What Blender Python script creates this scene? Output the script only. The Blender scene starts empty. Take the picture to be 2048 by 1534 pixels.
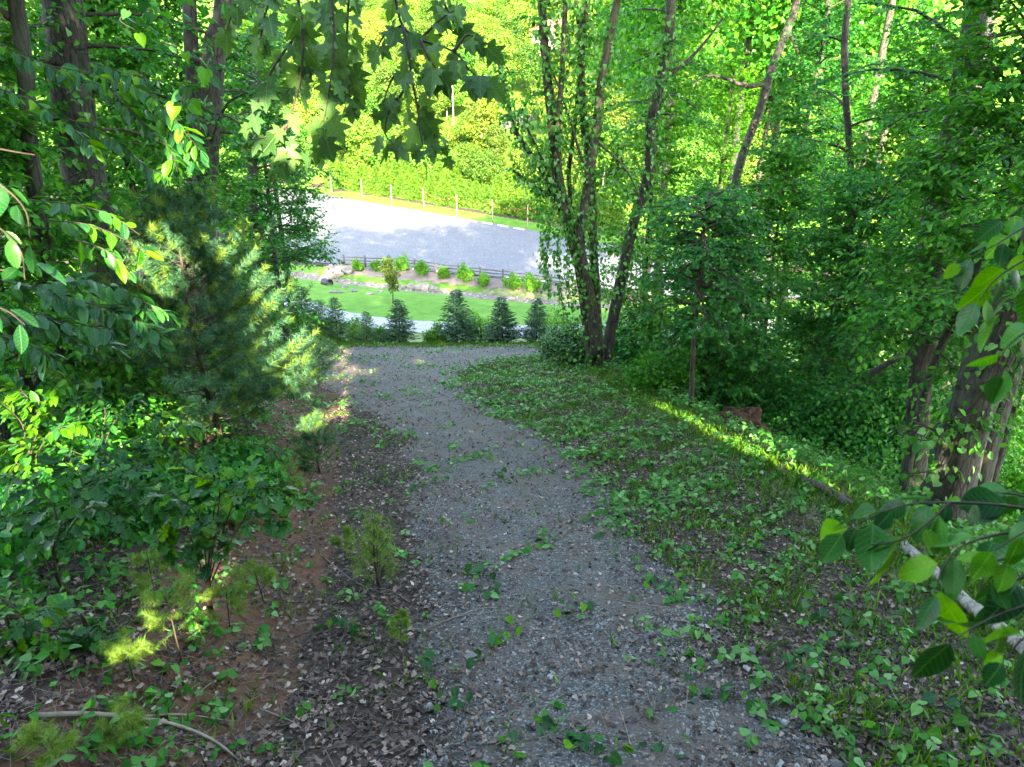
import bpy, math, numpy as np
from mathutils import Vector, Matrix

# ------------------------------------------------------------------ camera, sky, sun, exposure
SC = bpy.context.scene
COL = SC.collection
PITCH = math.radians(24.0)
CAM = np.array([0.0, 0.0, 20.6])
FPX = 1422.0                                   # focal length in photograph pixels
cam_d = bpy.data.cameras.new('camera')
cam_d.sensor_width = 36.0
cam_d.lens = 36.0 * FPX / 2048.0
cam_d.clip_end = 2000.0
cam_d.clip_start = 0.05
cam_d.dof.use_dof = True
cam_d.dof.focus_distance = 16.0
cam_d.dof.aperture_fstop = 4.5
cam = bpy.data.objects.new('camera', cam_d)
COL.objects.link(cam)
cam.location = CAM
cam.rotation_euler = (math.pi / 2 - PITCH, 0, 0)
SC.camera = cam

SUN_EL = math.radians(27.0)
SUN_H = np.array([0.185, -0.983])
SUN_H = SUN_H / np.linalg.norm(SUN_H)
TO_SUN = np.array([SUN_H[0] * math.cos(SUN_EL), SUN_H[1] * math.cos(SUN_EL), math.sin(SUN_EL)])
world = bpy.data.worlds.new('World')
SC.world = world
world.use_nodes = True
wn = world.node_tree
sky = wn.nodes.new('ShaderNodeTexSky')
sky.sky_type = 'NISHITA'
sky.sun_disc = False
sky.sun_elevation = SUN_EL
sky.sun_rotation = math.atan2(SUN_H[0], SUN_H[1])
wn.links.new(sky.outputs[0], wn.nodes['Background'].inputs[0])
wn.nodes['Background'].inputs[1].default_value = 0.15
sun_d = bpy.data.lights.new('sun', 'SUN')
sun_d.energy = 3.2
sun_d.angle = math.radians(0.5)
sun_d.color = (1.0, 0.93, 0.80)
sun = bpy.data.objects.new('sun', sun_d)
COL.objects.link(sun)
sun.rotation_euler = Vector((-TO_SUN).tolist()).to_track_quat('-Z', 'Y').to_euler()
sun.location = (20, -60, 80)
SC.view_settings.view_transform = 'Standard'
SC.view_settings.look = 'None'
SC.view_settings.gamma = 1.0
SC.view_settings.exposure = 4.3
SC.view_settings.use_white_balance = True
SC.view_settings.white_balance_temperature = 7900
SC.render.engine = 'CYCLES'
cy = SC.cycles
cy.use_denoising = True
cy.denoiser = 'OPENIMAGEDENOISE'
cy.max_bounces = 7
cy.diffuse_bounces = 3
cy.glossy_bounces = 2
cy.transmission_bounces = 5
cy.sample_clamp_indirect = 6.0
cy.use_adaptive_sampling = True
cy.adaptive_threshold = 0.01

# ------------------------------------------------------------------ projection helpers (photograph pixel + depth -> place)
FW = np.array([0, math.cos(PITCH), -math.sin(PITCH)])
UPV = np.array([0, math.sin(PITCH), math.cos(PITCH)])
RT = np.array([1.0, 0, 0])


def ray(u, v):
    return FW + (u - 1024) / FPX * RT - (v - 767) / FPX * UPV


def P(u, v, depth):
    return CAM + depth * ray(u, v)


# ------------------------------------------------------------------ terrain
_py = np.array([-80, -20, 0, 33, 36, 40, 45, 52, 57, 63, 68.2, 71.8, 74, 104, 400.])
_pz = np.array([26, 19.8, 16.6, 8.0, 6.9, 5.1, 3.7, 2.6, 1.3, 0.6, -0.75, -0.05, 0, 0, 0.])
_fy = np.arange(-80, 400, 0.25)
_fz = np.interp(_fy, _py, _pz)
_k = np.hanning(13); _k /= _k.sum()
_fz = np.convolve(np.pad(_fz, 6, mode='edge'), _k, mode='valid')


def sstep(a, b, x):
    t = np.clip((x - a) / (b - a), 0, 1)
    return t * t * (3 - 2 * t)


def wav(x, y, s, seed=0):
    return (np.sin(x * s * 1.0 + 1.3 + seed) * np.sin(y * s * 1.13 + 0.7 * seed)
            + 0.6 * np.sin(x * s * 2.1 - y * s * 1.7 + 2.1 * seed)
            + 0.35 * np.sin(x * s * 4.3 + y * s * 3.9 + seed)) / 1.6


def XR(y):      # the shoulder on the right where the ground falls away
    return np.interp(y, [0, 10, 17, 25, 33], [5.9, 5.6, 4.5, 3.3, 4.5])


def XL(y):      # foot of the bank on the left
    return np.interp(y, [0, 6, 10, 18, 26, 33], [-1.7, -2.2, -2.9, -5.0, -7.0, -8.5])


def T(x, y):
    x = np.asarray(x, float); y = np.asarray(y, float)
    skew = sstep(52, 70, y) * 0.324 * np.clip(x, -26, 26)
    z = np.interp(y + skew, _fy, _fz)
    hill = np.maximum(0, y + 0.84 * np.clip(x, -42, 24) - 109)
    z = z + 0.285 * hill * sstep(0, 14, hill)
    near = 1 - sstep(32, 46, y)
    d = x - XR(y)
    z = z - near * (0.36 * np.clip(d, 0, 9) * sstep(0, 1.6, d))
    e = XL(y) - x
    z = z + near * (0.75 * sstep(0, 1.9, e) - 0.10 * np.clip(e - 4, 0, 14))
    far_side = sstep(10, 30, np.abs(x)) * sstep(38, 60, y) * (1 - sstep(70, 80, y))
    z = z + 0.3 * far_side
    rough = 0.05 * wav(x, y, 0.9) + 0.02 * wav(x, y, 3.1, 4)
    return z + rough * (1 - sstep(60, 72, y)) + 0.5 * sstep(0, 30, hill) * wav(x, y, 0.12, 2)


def G(u, v, tmax=400):
    r = ray(u, v)
    t = np.linspace(1.5, tmax, 8000)
    p = CAM[None] + t[:, None] * r[None]
    below = p[:, 2] < T(p[:, 0], p[:, 1])
    i = int(np.argmax(below)) if below.any() else len(t) - 1
    return p[i]


def depth_of(p):
    return float(np.dot(np.asarray(p) - CAM, FW))


def base_at(u, d):           # the ground point seen on column u at horizontal distance d
    x = 0.0
    for _ in range(6):
        z = float(T(x, d))
        dep = depth_of((x, d, z))
        x = (u - 1024) / FPX * dep
    return np.array([x, d, float(T(x, d))])


# ------------------------------------------------------------------ mesh helpers
class MB:
    """collects triangles (numpy) for ONE mesh"""

    def __init__(self):
        self.v = []; self.f = []; self.m = []; self.s = []; self.n = 0

    def add(self, v, f, mat=0, smooth=False):
        v = np.asarray(v, np.float32).reshape(-1, 3); f = np.asarray(f, np.int32).reshape(-1, 3)
        if len(f) == 0:
            return self
        self.v.append(v); self.f.append(f + self.n)
        self.m.append(np.full(len(f), mat, np.int32)); self.s.append(np.full(len(f), smooth, bool))
        self.n += len(v)
        return self

    def mesh(self, name, mats):
        me = bpy.data.meshes.new(name)
        if self.v:
            v = np.concatenate(self.v); f = np.concatenate(self.f)
            me.vertices.add(len(v)); me.vertices.foreach_set('co', v.ravel())
            me.loops.add(f.size); me.loops.foreach_set('vertex_index', f.ravel())
            me.polygons.add(len(f)); me.polygons.foreach_set('loop_start', np.arange(0, f.size, 3, dtype=np.int32))
            me.polygons.foreach_set('material_index', np.concatenate(self.m))
            me.polygons.foreach_set('use_smooth', np.concatenate(self.s))
            me.update(calc_edges=True)
        for m in (mats if isinstance(mats, (list, tuple)) else [mats]):
            me.materials.append(m)
        return me

    def build(self, name, mats, parent=None, loc=(0, 0, 0)):
        o = bpy.data.objects.new(name, self.mesh(name, mats))
        COL.objects.link(o)
        o.location = loc
        if parent is not None:
            o.parent = parent
        return o


def tag(o, label=None, cat=None, group=None, kind=None):
    if label: o['label'] = label
    if cat: o['category'] = cat
    if group: o['group'] = group
    if kind: o['kind'] = kind
    return o


def thing(name, label, cat, loc, group=None):
    o = bpy.data.objects.new(name, None)
    o.empty_display_size = 0.2
    COL.objects.link(o)
    o.location = [float(c) for c in loc]
    return tag(o, label, cat, group)


def dup(root, loc, rz=0.0, scale=1.0, label=None, group=None):
    def cp(o, parent):
        c = o.copy(); COL.objects.link(c); c.parent = parent
        for ch in o.children:
            cp(ch, c)
        return c
    kids = list(root.children)
    r = root.copy(); COL.objects.link(r); r.parent = None
    for ch in kids:
        cp(ch, r)
    r.location = [float(c) for c in loc]; r.rotation_euler = (0, 0, rz)
    r.scale = (scale, scale, scale) if np.isscalar(scale) else scale
    if label: r['label'] = label
    if group: r['group'] = group
    return r


def norm(a):
    return a / np.maximum(np.linalg.norm(a, axis=-1, keepdims=True), 1e-9)


def curve(pts, n):
    """Catmull-Rom through pts, n samples"""
    p = np.asarray(pts, float)
    if len(p) < 3:
        t = np.linspace(0, 1, n)[:, None]
        return p[0] * (1 - t) + p[-1] * t
    q = np.vstack([2 * p[0] - p[1], p, 2 * p[-1] - p[-2]])
    out = []
    for s in np.linspace(0, len(p) - 1 - 1e-6, n):
        i = int(s); t = s - i
        a, b, c, d = q[i], q[i + 1], q[i + 2], q[i + 3]
        out.append(0.5 * ((2 * b) + (c - a) * t + (2 * a - 5 * b + 4 * c - d) * t * t + (3 * b - a - 3 * c + d) * t ** 3))
    return np.array(out)


def tube(mb, pts, rad, sides=8, mat=0, rough=0.0, rng=None, cap=True):
    pts = np.asarray(pts, float); n = len(pts)
    rad = np.broadcast_to(np.asarray(rad, float), (n,))
    tan = norm(np.gradient(pts, axis=0))
    ref = np.array([0.31, 0.95, 0.05]) if abs(tan[0, 2]) > 0.7 else np.array([0, 0, 1.0])
    a = norm(np.cross(tan, ref)); b = np.cross(tan, a)
    ang = np.linspace(0, 2 * math.pi, sides, endpoint=False)
    r = np.repeat(rad[:, None], sides, 1)
    if rough and rng is not None:
        lob = rng.normal(0, rough, sides)
        r = r * (1 + lob[None] * 0.8 + rng.normal(0, rough * 0.7, (n, sides)))
    v = pts[:, None] + r[..., None] * (np.cos(ang)[None, :, None] * a[:, None] + np.sin(ang)[None, :, None] * b[:, None])
    i = np.arange(n - 1)[:, None] * sides; j = np.arange(sides)[None]; k = (j + 1) % sides
    q = np.stack([i + j, i + k, i + sides + k, i + sides + j], -1).reshape(-1, 4)
    f = np.concatenate([q[:, [0, 1, 2]], q[:, [0, 2, 3]]])
    v = v.reshape(-1, 3)
    if cap:
        v = np.vstack([v, pts[0], pts[-1]])
        e = (n - 1) * sides; jj = np.arange(sides); kk = (jj + 1) % sides
        f = np.vstack([f, np.stack([np.full(sides, n * sides), kk, jj], 1), np.stack([np.full(sides, n * sides + 1), e + jj, e + kk], 1)])
    mb.add(v, f, mat, True)
    return mb


def sticks(mb, a, b, r0, r1, mat=0):
    """many thin three-sided twigs from a to b"""
    a = np.asarray(a, float).reshape(-1, 3); b = np.asarray(b, float).reshape(-1, 3); n = len(a)
    if n == 0:
        return
    t = norm(b - a)
    ref = np.where(np.abs(t[:, 2:3]) > 0.8, np.array([[1.0, 0, 0]]), np.array([[0, 0, 1.0]]))
    x = norm(np.cross(t, ref)); y = np.cross(t, x)
    ang = np.array([0, 2.094, 4.189])
    ring = np.cos(ang)[None, :, None] * x[:, None] + np.sin(ang)[None, :, None] * y[:, None]
    r0 = np.broadcast_to(np.asarray(r0, float), (n,))[:, None, None]; r1 = np.broadcast_to(np.asarray(r1, float), (n,))[:, None, None]
    v = np.concatenate([a[:, None] + ring * r0, b[:, None] + ring * r1], 1)
    f = np.array([[0, 1, 4], [0, 4, 3], [1, 2, 5], [1, 5, 4], [2, 0, 3], [2, 3, 5]])
    mb.add(v.reshape(-1, 3), (np.arange(n)[:, None, None] * 6 + f[None]).reshape(-1, 3), mat, True)


def box(mb, lo, hi, mat=0, bevel=0.0):
    (x0, y0, z0), (x1, y1, z1) = lo, hi
    v = [(x0, y0, z0), (x1, y0, z0), (x1, y1, z0), (x0, y1, z0), (x0, y0, z1), (x1, y0, z1), (x1, y1, z1), (x0, y1, z1)]
    f = [(0, 2, 1), (0, 3, 2), (4, 5, 6), (4, 6, 7), (0, 1, 5), (0, 5, 4), (1, 2, 6), (1, 6, 5), (2, 3, 7), (2, 7, 6), (3, 0, 4), (3, 4, 7)]
    return mb.add(v, f, mat)


# ---- leaf shapes: x along the leaf (0..1), y across, z up
def strip_leaf(xs, ws, fold=0.10, curl=0.18):
    n = len(xs); v = []
    for x in xs: v.append((x, 0, -curl * x * x))
    idxL = {}; idxR = {}
    for i in range(1, n - 1):
        idxL[i] = len(v); v.append((xs[i] + 0.03, ws[i], fold * ws[i] / max(ws) - curl * xs[i] ** 2))
        idxR[i] = len(v); v.append((xs[i] + 0.03, -ws[i], fold * ws[i] / max(ws) - curl * xs[i] ** 2))
    f = []
    for idx, flip in ((idxL, False), (idxR, True)):
        for i in range(n - 1):
            if i == 0: t = [(0, 1, idx[1])]
            elif i == n - 2: t = [(i, i + 1, idx[i])]
            else: t = [(i, i + 1, idx[i + 1]), (i, idx[i + 1], idx[i])]
            f += [(a, c, b) if flip else (a, b, c) for a, b, c in t]
    return np.array(v, float), np.array(f)


def fan_leaf(half, cx=0.35, fold=0.10, curl=0.2):
    pts = [(x, y) for x, y in half] + [(x, -y) for x, y in half[-2:0:-1]]
    my = max(y for _, y in half)
    v = [(cx, 0, -curl * cx * cx - 0.02)] + [(x, y, fold * (abs(y) / my) ** 1.3 - curl * x * x * (1 if x > 0 else -1) - 0.12 * y * y) for x, y in pts]
    n = len(pts)
    f = [(0, 1 + (i + 1) % n, 1 + i) for i in range(n)]
    return np.array(v, float), np.array(f)


L_DIA = (np.array([(0, 0, 0), (0.5, 0.30, 0.07), (1, 0, -0.12), (0.5, -0.30, 0.07)], float), np.array([(0, 2, 1), (0, 3, 2)]))
L_BROAD = (np.array([(0, 0, 0), (0.42, 0.42, 0.08), (1, 0, -0.14), (0.42, -0.42, 0.08)], float), np.array([(0, 2, 1), (0, 3, 2)]))
L_ELL = strip_leaf([0, 0.2, 0.5, 0.78, 1], [0, 0.16, 0.23, 0.15, 0])
L_OVA = strip_leaf([0, 0.12, 0.35, 0.65, 0.86, 1], [0, 0.20, 0.31, 0.24, 0.10, 0], fold=0.07, curl=0.22)
L_HEART = fan_leaf([(0, 0), (-0.10, 0.16), (-0.03, 0.36), (0.22, 0.45), (0.55, 0.34), (0.82, 0.13), (1, 0)], 0.3, 0.07, 0.18)
L_HEARTLO = (np.array([(0, 0, 0), (0.08, 0.42, 0.06), (0.5, 0.36, 0.04), (1, 0, -0.14), (0.5, -0.36, 0.04), (0.08, -0.42, 0.06)], float),
             np.array([(0, 2, 1), (0, 3, 2), (0, 4, 3), (0, 5, 4)]))
L_MAPLE = fan_leaf([(0, 0), (-0.10, 0.10), (-0.06, 0.30), (0.02, 0.50), (0.14, 0.38), (0.20, 0.28), (0.34, 0.42), (0.56, 0.60), (0.54, 0.42), (0.52, 0.22), (0.66, 0.24), (0.78, 0.16), (1, 0)], 0.26, 0.10, 0.22)
L_OAK = fan_leaf([(0, 0), (0.14, 0.06), (0.22, 0.17), (0.30, 0.19), (0.33, 0.09), (0.42, 0.26), (0.52, 0.30), (0.56, 0.14), (0.68, 0.34), (0.80, 0.33), (0.82, 0.18), (0.93, 0.20), (1, 0)], 0.5, 0.08, 0.16)
L_ELL3 = (np.array([(0, 0, 0), (.38, .25, .05), (.72, .2, -.03), (1, 0, -.16), (.72, -.2, -.03), (.38, -.25, .05)], float), np.array([(0, 2, 1), (0, 3, 2), (0, 4, 3), (0, 5, 4)]))
L_MAPLO = (np.array([(.25, 0, 0), (0, 0, 0), (.02, .5, .06), (.2, .27, .03), (.56, .58, .02), (.52, .22, 0), (1, 0, -.15), (.52, -.22, 0), (.56, -.58, .02), (.2, -.27, .03), (.02, -.5, .06)], float), np.array([(0, i + 1, i) for i in range(1, 10)] + [(0, 1, 10)]))
L_TRI = (np.array([(0, 0.5, 0), (0, -0.5, 0), (1, 0, 0)], float), np.array([(0, 1, 2)]))


def leaves(mb, tmpl, pos, axis, nrm, size, mat=0, width=None):
    pos = np.asarray(pos, float).reshape(-1, 3); n = len(pos)
    if n == 0:
        return
    x = norm(np.asarray(axis, float).reshape(-1, 3)); nz = np.asarray(nrm, float).reshape(-1, 3)
    y = norm(np.cross(nz, x)); z = np.cross(x, y)
    size = np.broadcast_to(np.asarray(size, float), (n,))[:, None, None]
    tv, tf = tmpl
    w = size if width is None else np.broadcast_to(np.asarray(width, float), (n,))[:, None, None]
    v = pos[:, None] + tv[None, :, 0:1] * size * x[:, None] + tv[None, :, 1:2] * w * y[:, None] + tv[None, :, 2:3] * size * z[:, None]
    f = np.arange(n)[:, None, None] * len(tv) + tf[None]
    mb.add(v.reshape(-1, 3), f.reshape(-1, 3), mat, False)


def leaf_matrix(pos, axis, nrm, size):
    x = norm(np.asarray(axis, float)); y = norm(np.cross(nrm, x)); z = np.cross(x, y)
    m = Matrix.Identity(4)
    for r in range(3):
        m[r][0] = x[r] * size; m[r][1] = y[r] * size; m[r][2] = z[r] * size; m[r][3] = pos[r]
    return m


# sun flecks: openings in the canopy along the line from a lit spot to the sun
GAPS = []


def gap(p, r, start=1.2):
    GAPS.append((np.asarray(p, float), r, start))


def keep(pos, shrink=1.0):
    pos = np.asarray(pos, float).reshape(-1, 3)
    ok = np.ones(len(pos), bool)
    for p, r, st in GAPS:
        d = pos - p
        t = d @ TO_SUN
        perp = np.linalg.norm(d - t[:, None] * TO_SUN, axis=1)
        ok &= ~((t > st) & (perp < (r + 0.004 * t) * shrink))
    return ok


# ------------------------------------------------------------------ materials
def new_mat(name):
    m = bpy.data.materials.new(name); m.use_nodes = True
    nt = m.node_tree; nt.nodes.clear()
    out = nt.nodes.new('ShaderNodeOutputMaterial')
    return m, nt, out


def ramp(nt, stops, fac):
    r = nt.nodes.new('ShaderNodeValToRGB')
    while len(r.color_ramp.elements) < len(stops):
        r.color_ramp.elements.new(0.5)
    for e, (p, c) in zip(r.color_ramp.elements, stops):
        e.position = p; e.color = (*c, 1)
    nt.links.new(fac, r.inputs[0])
    return r.outputs[0]


def noise(nt, scale, detail=4, rough=0.55, vec=None, dist=0.0):
    n = nt.nodes.new('ShaderNodeTexNoise')
    n.inputs['Scale'].default_value = scale; n.inputs['Detail'].default_value = detail
    n.inputs['Roughness'].default_value = rough; n.inputs['Distortion'].default_value = dist
    if vec is not None: nt.links.new(vec, n.inputs['Vector'])
    return n.outputs['Fac']


def mixc(nt, fac, a, b):
    m = nt.nodes.new('ShaderNodeMix'); m.data_type = 'RGBA'
    for inp, val in ((m.inputs[0], fac), (m.inputs[6], a), (m.inputs[7], b)):
        if isinstance(val, (int, float)): inp.default_value = val
        elif isinstance(val, tuple): inp.default_value = (*val, 1)
        else: nt.links.new(val, inp)
    return m.outputs[2]


def math_(nt, op, a, b=0.0, clamp=False):
    m = nt.nodes.new('ShaderNodeMath'); m.operation = op; m.use_clamp = clamp
    for inp, val in ((m.inputs[0], a), (m.inputs[1], b)):
        if isinstance(val, (int, float)): inp.default_value = val
        else: nt.links.new(val, inp)
    return m.outputs[0]


def objco(nt, scale=(1, 1, 1)):
    tc = nt.nodes.new('ShaderNodeTexCoord'); mp = nt.nodes.new('ShaderNodeMapping')
    mp.inputs['Scale'].default_value = scale
    nt.links.new(tc.outputs['Object'], mp.inputs[0])
    return mp.outputs[0]


def geoco(nt):
    g = nt.nodes.new('ShaderNodeNewGeometry')
    return g.outputs['Position']


def leaf_mat(name, dark, mid, light, gloss=0.42, trans=0.35, per_object=False, tcol=None, spec=0.18, objvar=False):
    m, nt, out = new_mat(name)
    if per_object:
        rnd = nt.nodes.new('ShaderNodeObjectInfo').outputs['Random']
    else:
        rnd = nt.nodes.new('ShaderNodeNewGeometry').outputs['Random Per Island']
    col = ramp(nt, [(0.0, dark), (0.5, mid), (0.93, light), (1.0, tuple(min(1, c * 1.25) for c in light))], rnd)
    vn = noise(nt, 14.0 if per_object else 0.6, 3, vec=objco(nt))
    hsv = nt.nodes.new('ShaderNodeHueSaturation')
    nt.links.new(col, hsv.inputs['Color'])
    nt.links.new(math_(nt, 'ADD', math_(nt, 'MULTIPLY', vn, 0.9), 0.55), hsv.inputs['Value'])
    hsv.inputs['Saturation'].default_value = 1.05
    base = hsv.outputs[0]
    if objvar:
        orr = nt.nodes.new('ShaderNodeObjectInfo').outputs['Random']
        h3 = nt.nodes.new('ShaderNodeHueSaturation'); nt.links.new(base, h3.inputs['Color'])
        nt.links.new(math_(nt, 'ADD', math_(nt, 'MULTIPLY', orr, 0.05), 0.483), h3.inputs['Hue'])
        o2 = math_(nt, 'FRACT', math_(nt, 'MULTIPLY', orr, 7.31))
        nt.links.new(math_(nt, 'ADD', math_(nt, 'MULTIPLY', o2, 0.75), 0.6), h3.inputs['Value']); base = h3.outputs[0]
    if per_object:
        bl = ramp(nt, [(0.64, (0, 0, 0)), (0.72, (0.55, 0.55, 0.55))], noise(nt, 6.0, 5, 0.7, vec=objco(nt)))
        base = mixc(nt, bl, base, (0.10, 0.09, 0.03))
    p = nt.nodes.new('ShaderNodeBsdfPrincipled')
    if per_object:
        tc = nt.nodes.new('ShaderNodeTexCoord'); sx = nt.nodes.new('ShaderNodeSeparateXYZ'); nt.links.new(tc.outputs['Object'], sx.inputs[0])
        ay = math_(nt, 'ABSOLUTE', sx.outputs[1])
        w = math_(nt, 'SINE', math_(nt, 'MULTIPLY', math_(nt, 'SUBTRACT', sx.outputs[0], math_(nt, 'MULTIPLY', ay, 0.75)), 52.0))
        vein = ramp(nt, [(0.80, (0, 0, 0)), (0.98, (1, 1, 1))], w)
        rib = ramp(nt, [(0.008, (1, 1, 1)), (0.022, (0, 0, 0))], ay)
        both = math_(nt, 'MAXIMUM', math_(nt, 'MULTIPLY', vein, 0.35), math_(nt, 'MULTIPLY', rib, 0.6))
        base = mixc(nt, both, base, tuple(min(1, c * 1.5 + .02) for c in light))
        bp = nt.nodes.new('ShaderNodeBump'); bp.inputs['Strength'].default_value = 0.5; bp.inputs['Distance'].default_value = 0.04; bp.invert = True
        nt.links.new(both, bp.inputs['Height']); nt.links.new(bp.outputs[0], p.inputs['Normal'])
    nt.links.new(base, p.inputs['Base Color'])
    p.inputs['Roughness'].default_value = gloss
    p.inputs['Specular IOR Level'].default_value = spec
    t = nt.nodes.new('ShaderNodeBsdfTranslucent')
    h2 = nt.nodes.new('ShaderNodeMix'); h2.data_type = 'RGBA'; h2.blend_type = 'MULTIPLY'; h2.inputs[0].default_value = 1.0
    nt.links.new(base, h2.inputs[6]); h2.inputs[7].default_value = (*(tcol or (1.9, 1.75, 0.6)), 1)
    nt.links.new(h2.outputs[2], t.inputs['Color'])
    mx = nt.nodes.new('ShaderNodeMixShader'); mx.inputs[0].default_value = trans
    nt.links.new(p.outputs[0], mx.inputs[1]); nt.links.new(t.outputs[0], mx.inputs[2])
    nt.links.new(mx.outputs[0], out.inputs[0])
    return m


def bark_mat(name, dark, light, scale=1.0, moss=0.0, bump=0.6, patch=(0.30, 0.30, 0.27)):
    m, nt, out = new_mat(name)
    co = objco(nt, (1, 1, 0.22))
    n1 = noise(nt, 16 * scale, 6, 0.65, co, 0.6)
    co2 = objco(nt)
    n2 = noise(nt, 2.2 * scale, 5, 0.6, co2)
    vb = nt.nodes.new('ShaderNodeTexVoronoi'); vb.feature = 'DISTANCE_TO_EDGE'; vb.inputs['Scale'].default_value = 11 * scale
    cw = nt.nodes.new('ShaderNodeMix'); cw.data_type = 'RGBA'; cw.inputs[0].default_value = 0.12
    nt.links.new(co, cw.inputs[6]); nn_ = nt.nodes.new('ShaderNodeTexNoise'); nn_.inputs['Scale'].default_value = 5; nt.links.new(co, nn_.inputs['Vector']); nt.links.new(nn_.outputs['Color'], cw.inputs[7])
    nt.links.new(cw.outputs[2], vb.inputs['Vector'])
    ridge = ramp(nt, [(0.0, (0, 0, 0)), (0.16, (1, 1, 1))], vb.outputs['Distance'])
    n1 = math_(nt, 'MULTIPLY', math_(nt, 'ADD', math_(nt, 'MULTIPLY', ridge, 0.6), 0.45), n1)
    col = ramp(nt, [(0.22, dark), (0.55, light)], n1)
    col = mixc(nt, ramp(nt, [(0.52, (0, 0, 0)), (0.66, (0.6, 0.6, 0.6))], n2), col, patch)
    if moss:
        col = mixc(nt, math_(nt, 'MULTIPLY', ramp(nt, [(0.45, (0, 0, 0)), (0.6, (1, 1, 1))], noise(nt, 3.5, 4, 0.6, co2)), moss), col, (0.05, 0.08, 0.02))
    p = nt.nodes.new('ShaderNodeBsdfPrincipled')
    nt.links.new(col, p.inputs['Base Color']); p.inputs['Roughness'].default_value = 0.9
    b = nt.nodes.new('ShaderNodeBump'); b.inputs['Strength'].default_value = bump; b.inputs['Distance'].default_value = 0.03
    nt.links.new(n1, b.inputs['Height']); nt.links.new(b.outputs[0], p.inputs['Normal'])
    nt.links.new(p.outputs[0], out.inputs[0])
    return m


def plain_mat(name, c1, c2, scale=8.0, rough=0.85, bump=0.15, bscale=None, island=False, spec=0.3):
    m, nt, out = new_mat(name)
    co = objco(nt)
    n = noise(nt, scale, 6, 0.62, co)
    if island:
        n = nt.nodes.new('ShaderNodeNewGeometry').outputs['Random Per Island']
        col = ramp(nt, [(0.0, c1), (1.0, c2)], n)
    else:
        col = ramp(nt, [(0.35, c1), (0.65, c2)], n)
    p = nt.nodes.new('ShaderNodeBsdfPrincipled')
    nt.links.new(col, p.inputs['Base Color']); p.inputs['Roughness'].default_value = rough
    p.inputs['Specular IOR Level'].default_value = spec
    if bump:
        b = nt.nodes.new('ShaderNodeBump'); b.inputs['Strength'].default_value = bump; b.inputs['Distance'].default_value = 0.02
        nt.links.new(noise(nt, bscale or scale * 4, 5, 0.6, co), b.inputs['Height']); nt.links.new(b.outputs[0], p.inputs['Normal'])
    nt.links.new(p.outputs[0], out.inputs[0])
    return m


M = {}
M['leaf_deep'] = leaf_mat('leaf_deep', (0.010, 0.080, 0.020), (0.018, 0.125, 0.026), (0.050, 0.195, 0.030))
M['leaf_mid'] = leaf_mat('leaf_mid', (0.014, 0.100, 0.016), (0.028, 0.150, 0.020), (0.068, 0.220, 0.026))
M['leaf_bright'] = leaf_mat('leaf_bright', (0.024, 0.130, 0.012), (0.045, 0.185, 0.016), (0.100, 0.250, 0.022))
M['leaf_vine'] = leaf_mat('leaf_vine', (0.018, 0.105, 0.018), (0.036, 0.150, 0.022), (0.12, 0.25, 0.09), gloss=0.48)
M['leaf_far'] = leaf_mat('leaf_far', (0.030, 0.080, 0.008), (0.065, 0.128, 0.015), (0.145, 0.215, 0.04), gloss=0.6, trans=0.3, spec=0.2, tcol=(1.5, 1.5, 0.8), objvar=True)
M['leaf_far_deep'] = leaf_mat('leaf_far_deep', (0.030, 0.095, 0.012), (0.062, 0.145, 0.018), (0.12, 0.215, 0.035), gloss=0.6, trans=0.3, spec=0.2, tcol=(1.5, 1.5, 0.8), objvar=True)
M['leaf_hedge'] = leaf_mat('leaf_hedge', (0.020, 0.080, 0.016), (0.050, 0.130, 0.018), (0.11, 0.19, 0.022), gloss=0.6, trans=0.2, spec=0.2)
M['leaf_fir'] = leaf_mat('leaf_fir', (0.020, 0.062, 0.036), (0.032, 0.095, 0.046), (0.055, 0.135, 0.058), gloss=0.5, trans=0.1)
M['leaf_fir_pale'] = leaf_mat('leaf_fir_pale', (0.035, 0.105, 0.046), (0.060, 0.155, 0.062), (0.095, 0.21, 0.075), gloss=0.5, trans=0.12)
M['needle'] = leaf_mat('needle', (0.016, 0.065, 0.036), (0.030, 0.098, 0.050), (0.060, 0.150, 0.060), gloss=0.45, trans=0.15)
M['needle_young'] = leaf_mat('needle_young', (0.07, 0.145, 0.030), (0.105, 0.19, 0.035), (0.15, 0.23, 0.045), gloss=0.45, trans=0.25)
M['leaf_shrub'] = leaf_mat('leaf_shrub', (0.035, 0.130, 0.016), (0.06, 0.18, 0.020), (0.105, 0.235, 0.03), trans=0.3)
M['leaf_magnolia'] = leaf_mat('leaf_magnolia', (0.025, 0.075, 0.012), (0.05, 0.105, 0.018), (0.12, 0.115, 0.025), trans=0.15)
M['leaf_one'] = leaf_mat('leaf_one', (0.005, 0.040, 0.012), (0.009, 0.062, 0.015), (0.022, 0.100, 0.018), per_object=True, gloss=0.36, trans=0.22)
M['leaf_one_bright'] = leaf_mat('leaf_one_bright', (0.016, 0.095, 0.008), (0.035, 0.140, 0.010), (0.075, 0.195, 0.014), per_object=True, gloss=0.42, trans=0.40)
M['leaf_maple'] = leaf_mat('leaf_maple', (0.030, 0.088, 0.026), (0.048, 0.120, 0.034), (0.075, 0.160, 0.045), per_object=True, gloss=0.45, trans=0.32)
M['grass'] = leaf_mat('grass_blade', (0.022, 0.090, 0.010), (0.045, 0.135, 0.013), (0.10, 0.19, 0.022), gloss=0.6, trans=0.3, spec=0.2)
M['bark'] = bark_mat('bark', (0.005, 0.004, 0.003), (0.034, 0.027, 0.022), patch=(0.055, 0.055, 0.046), bump=1.0, moss=0.2)
M['bark_grey'] = bark_mat('bark_grey', (0.006, 0.005, 0.004), (0.046, 0.037, 0.031), patch=(0.075, 0.072, 0.062), bump=1.0, moss=0.15)
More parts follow.
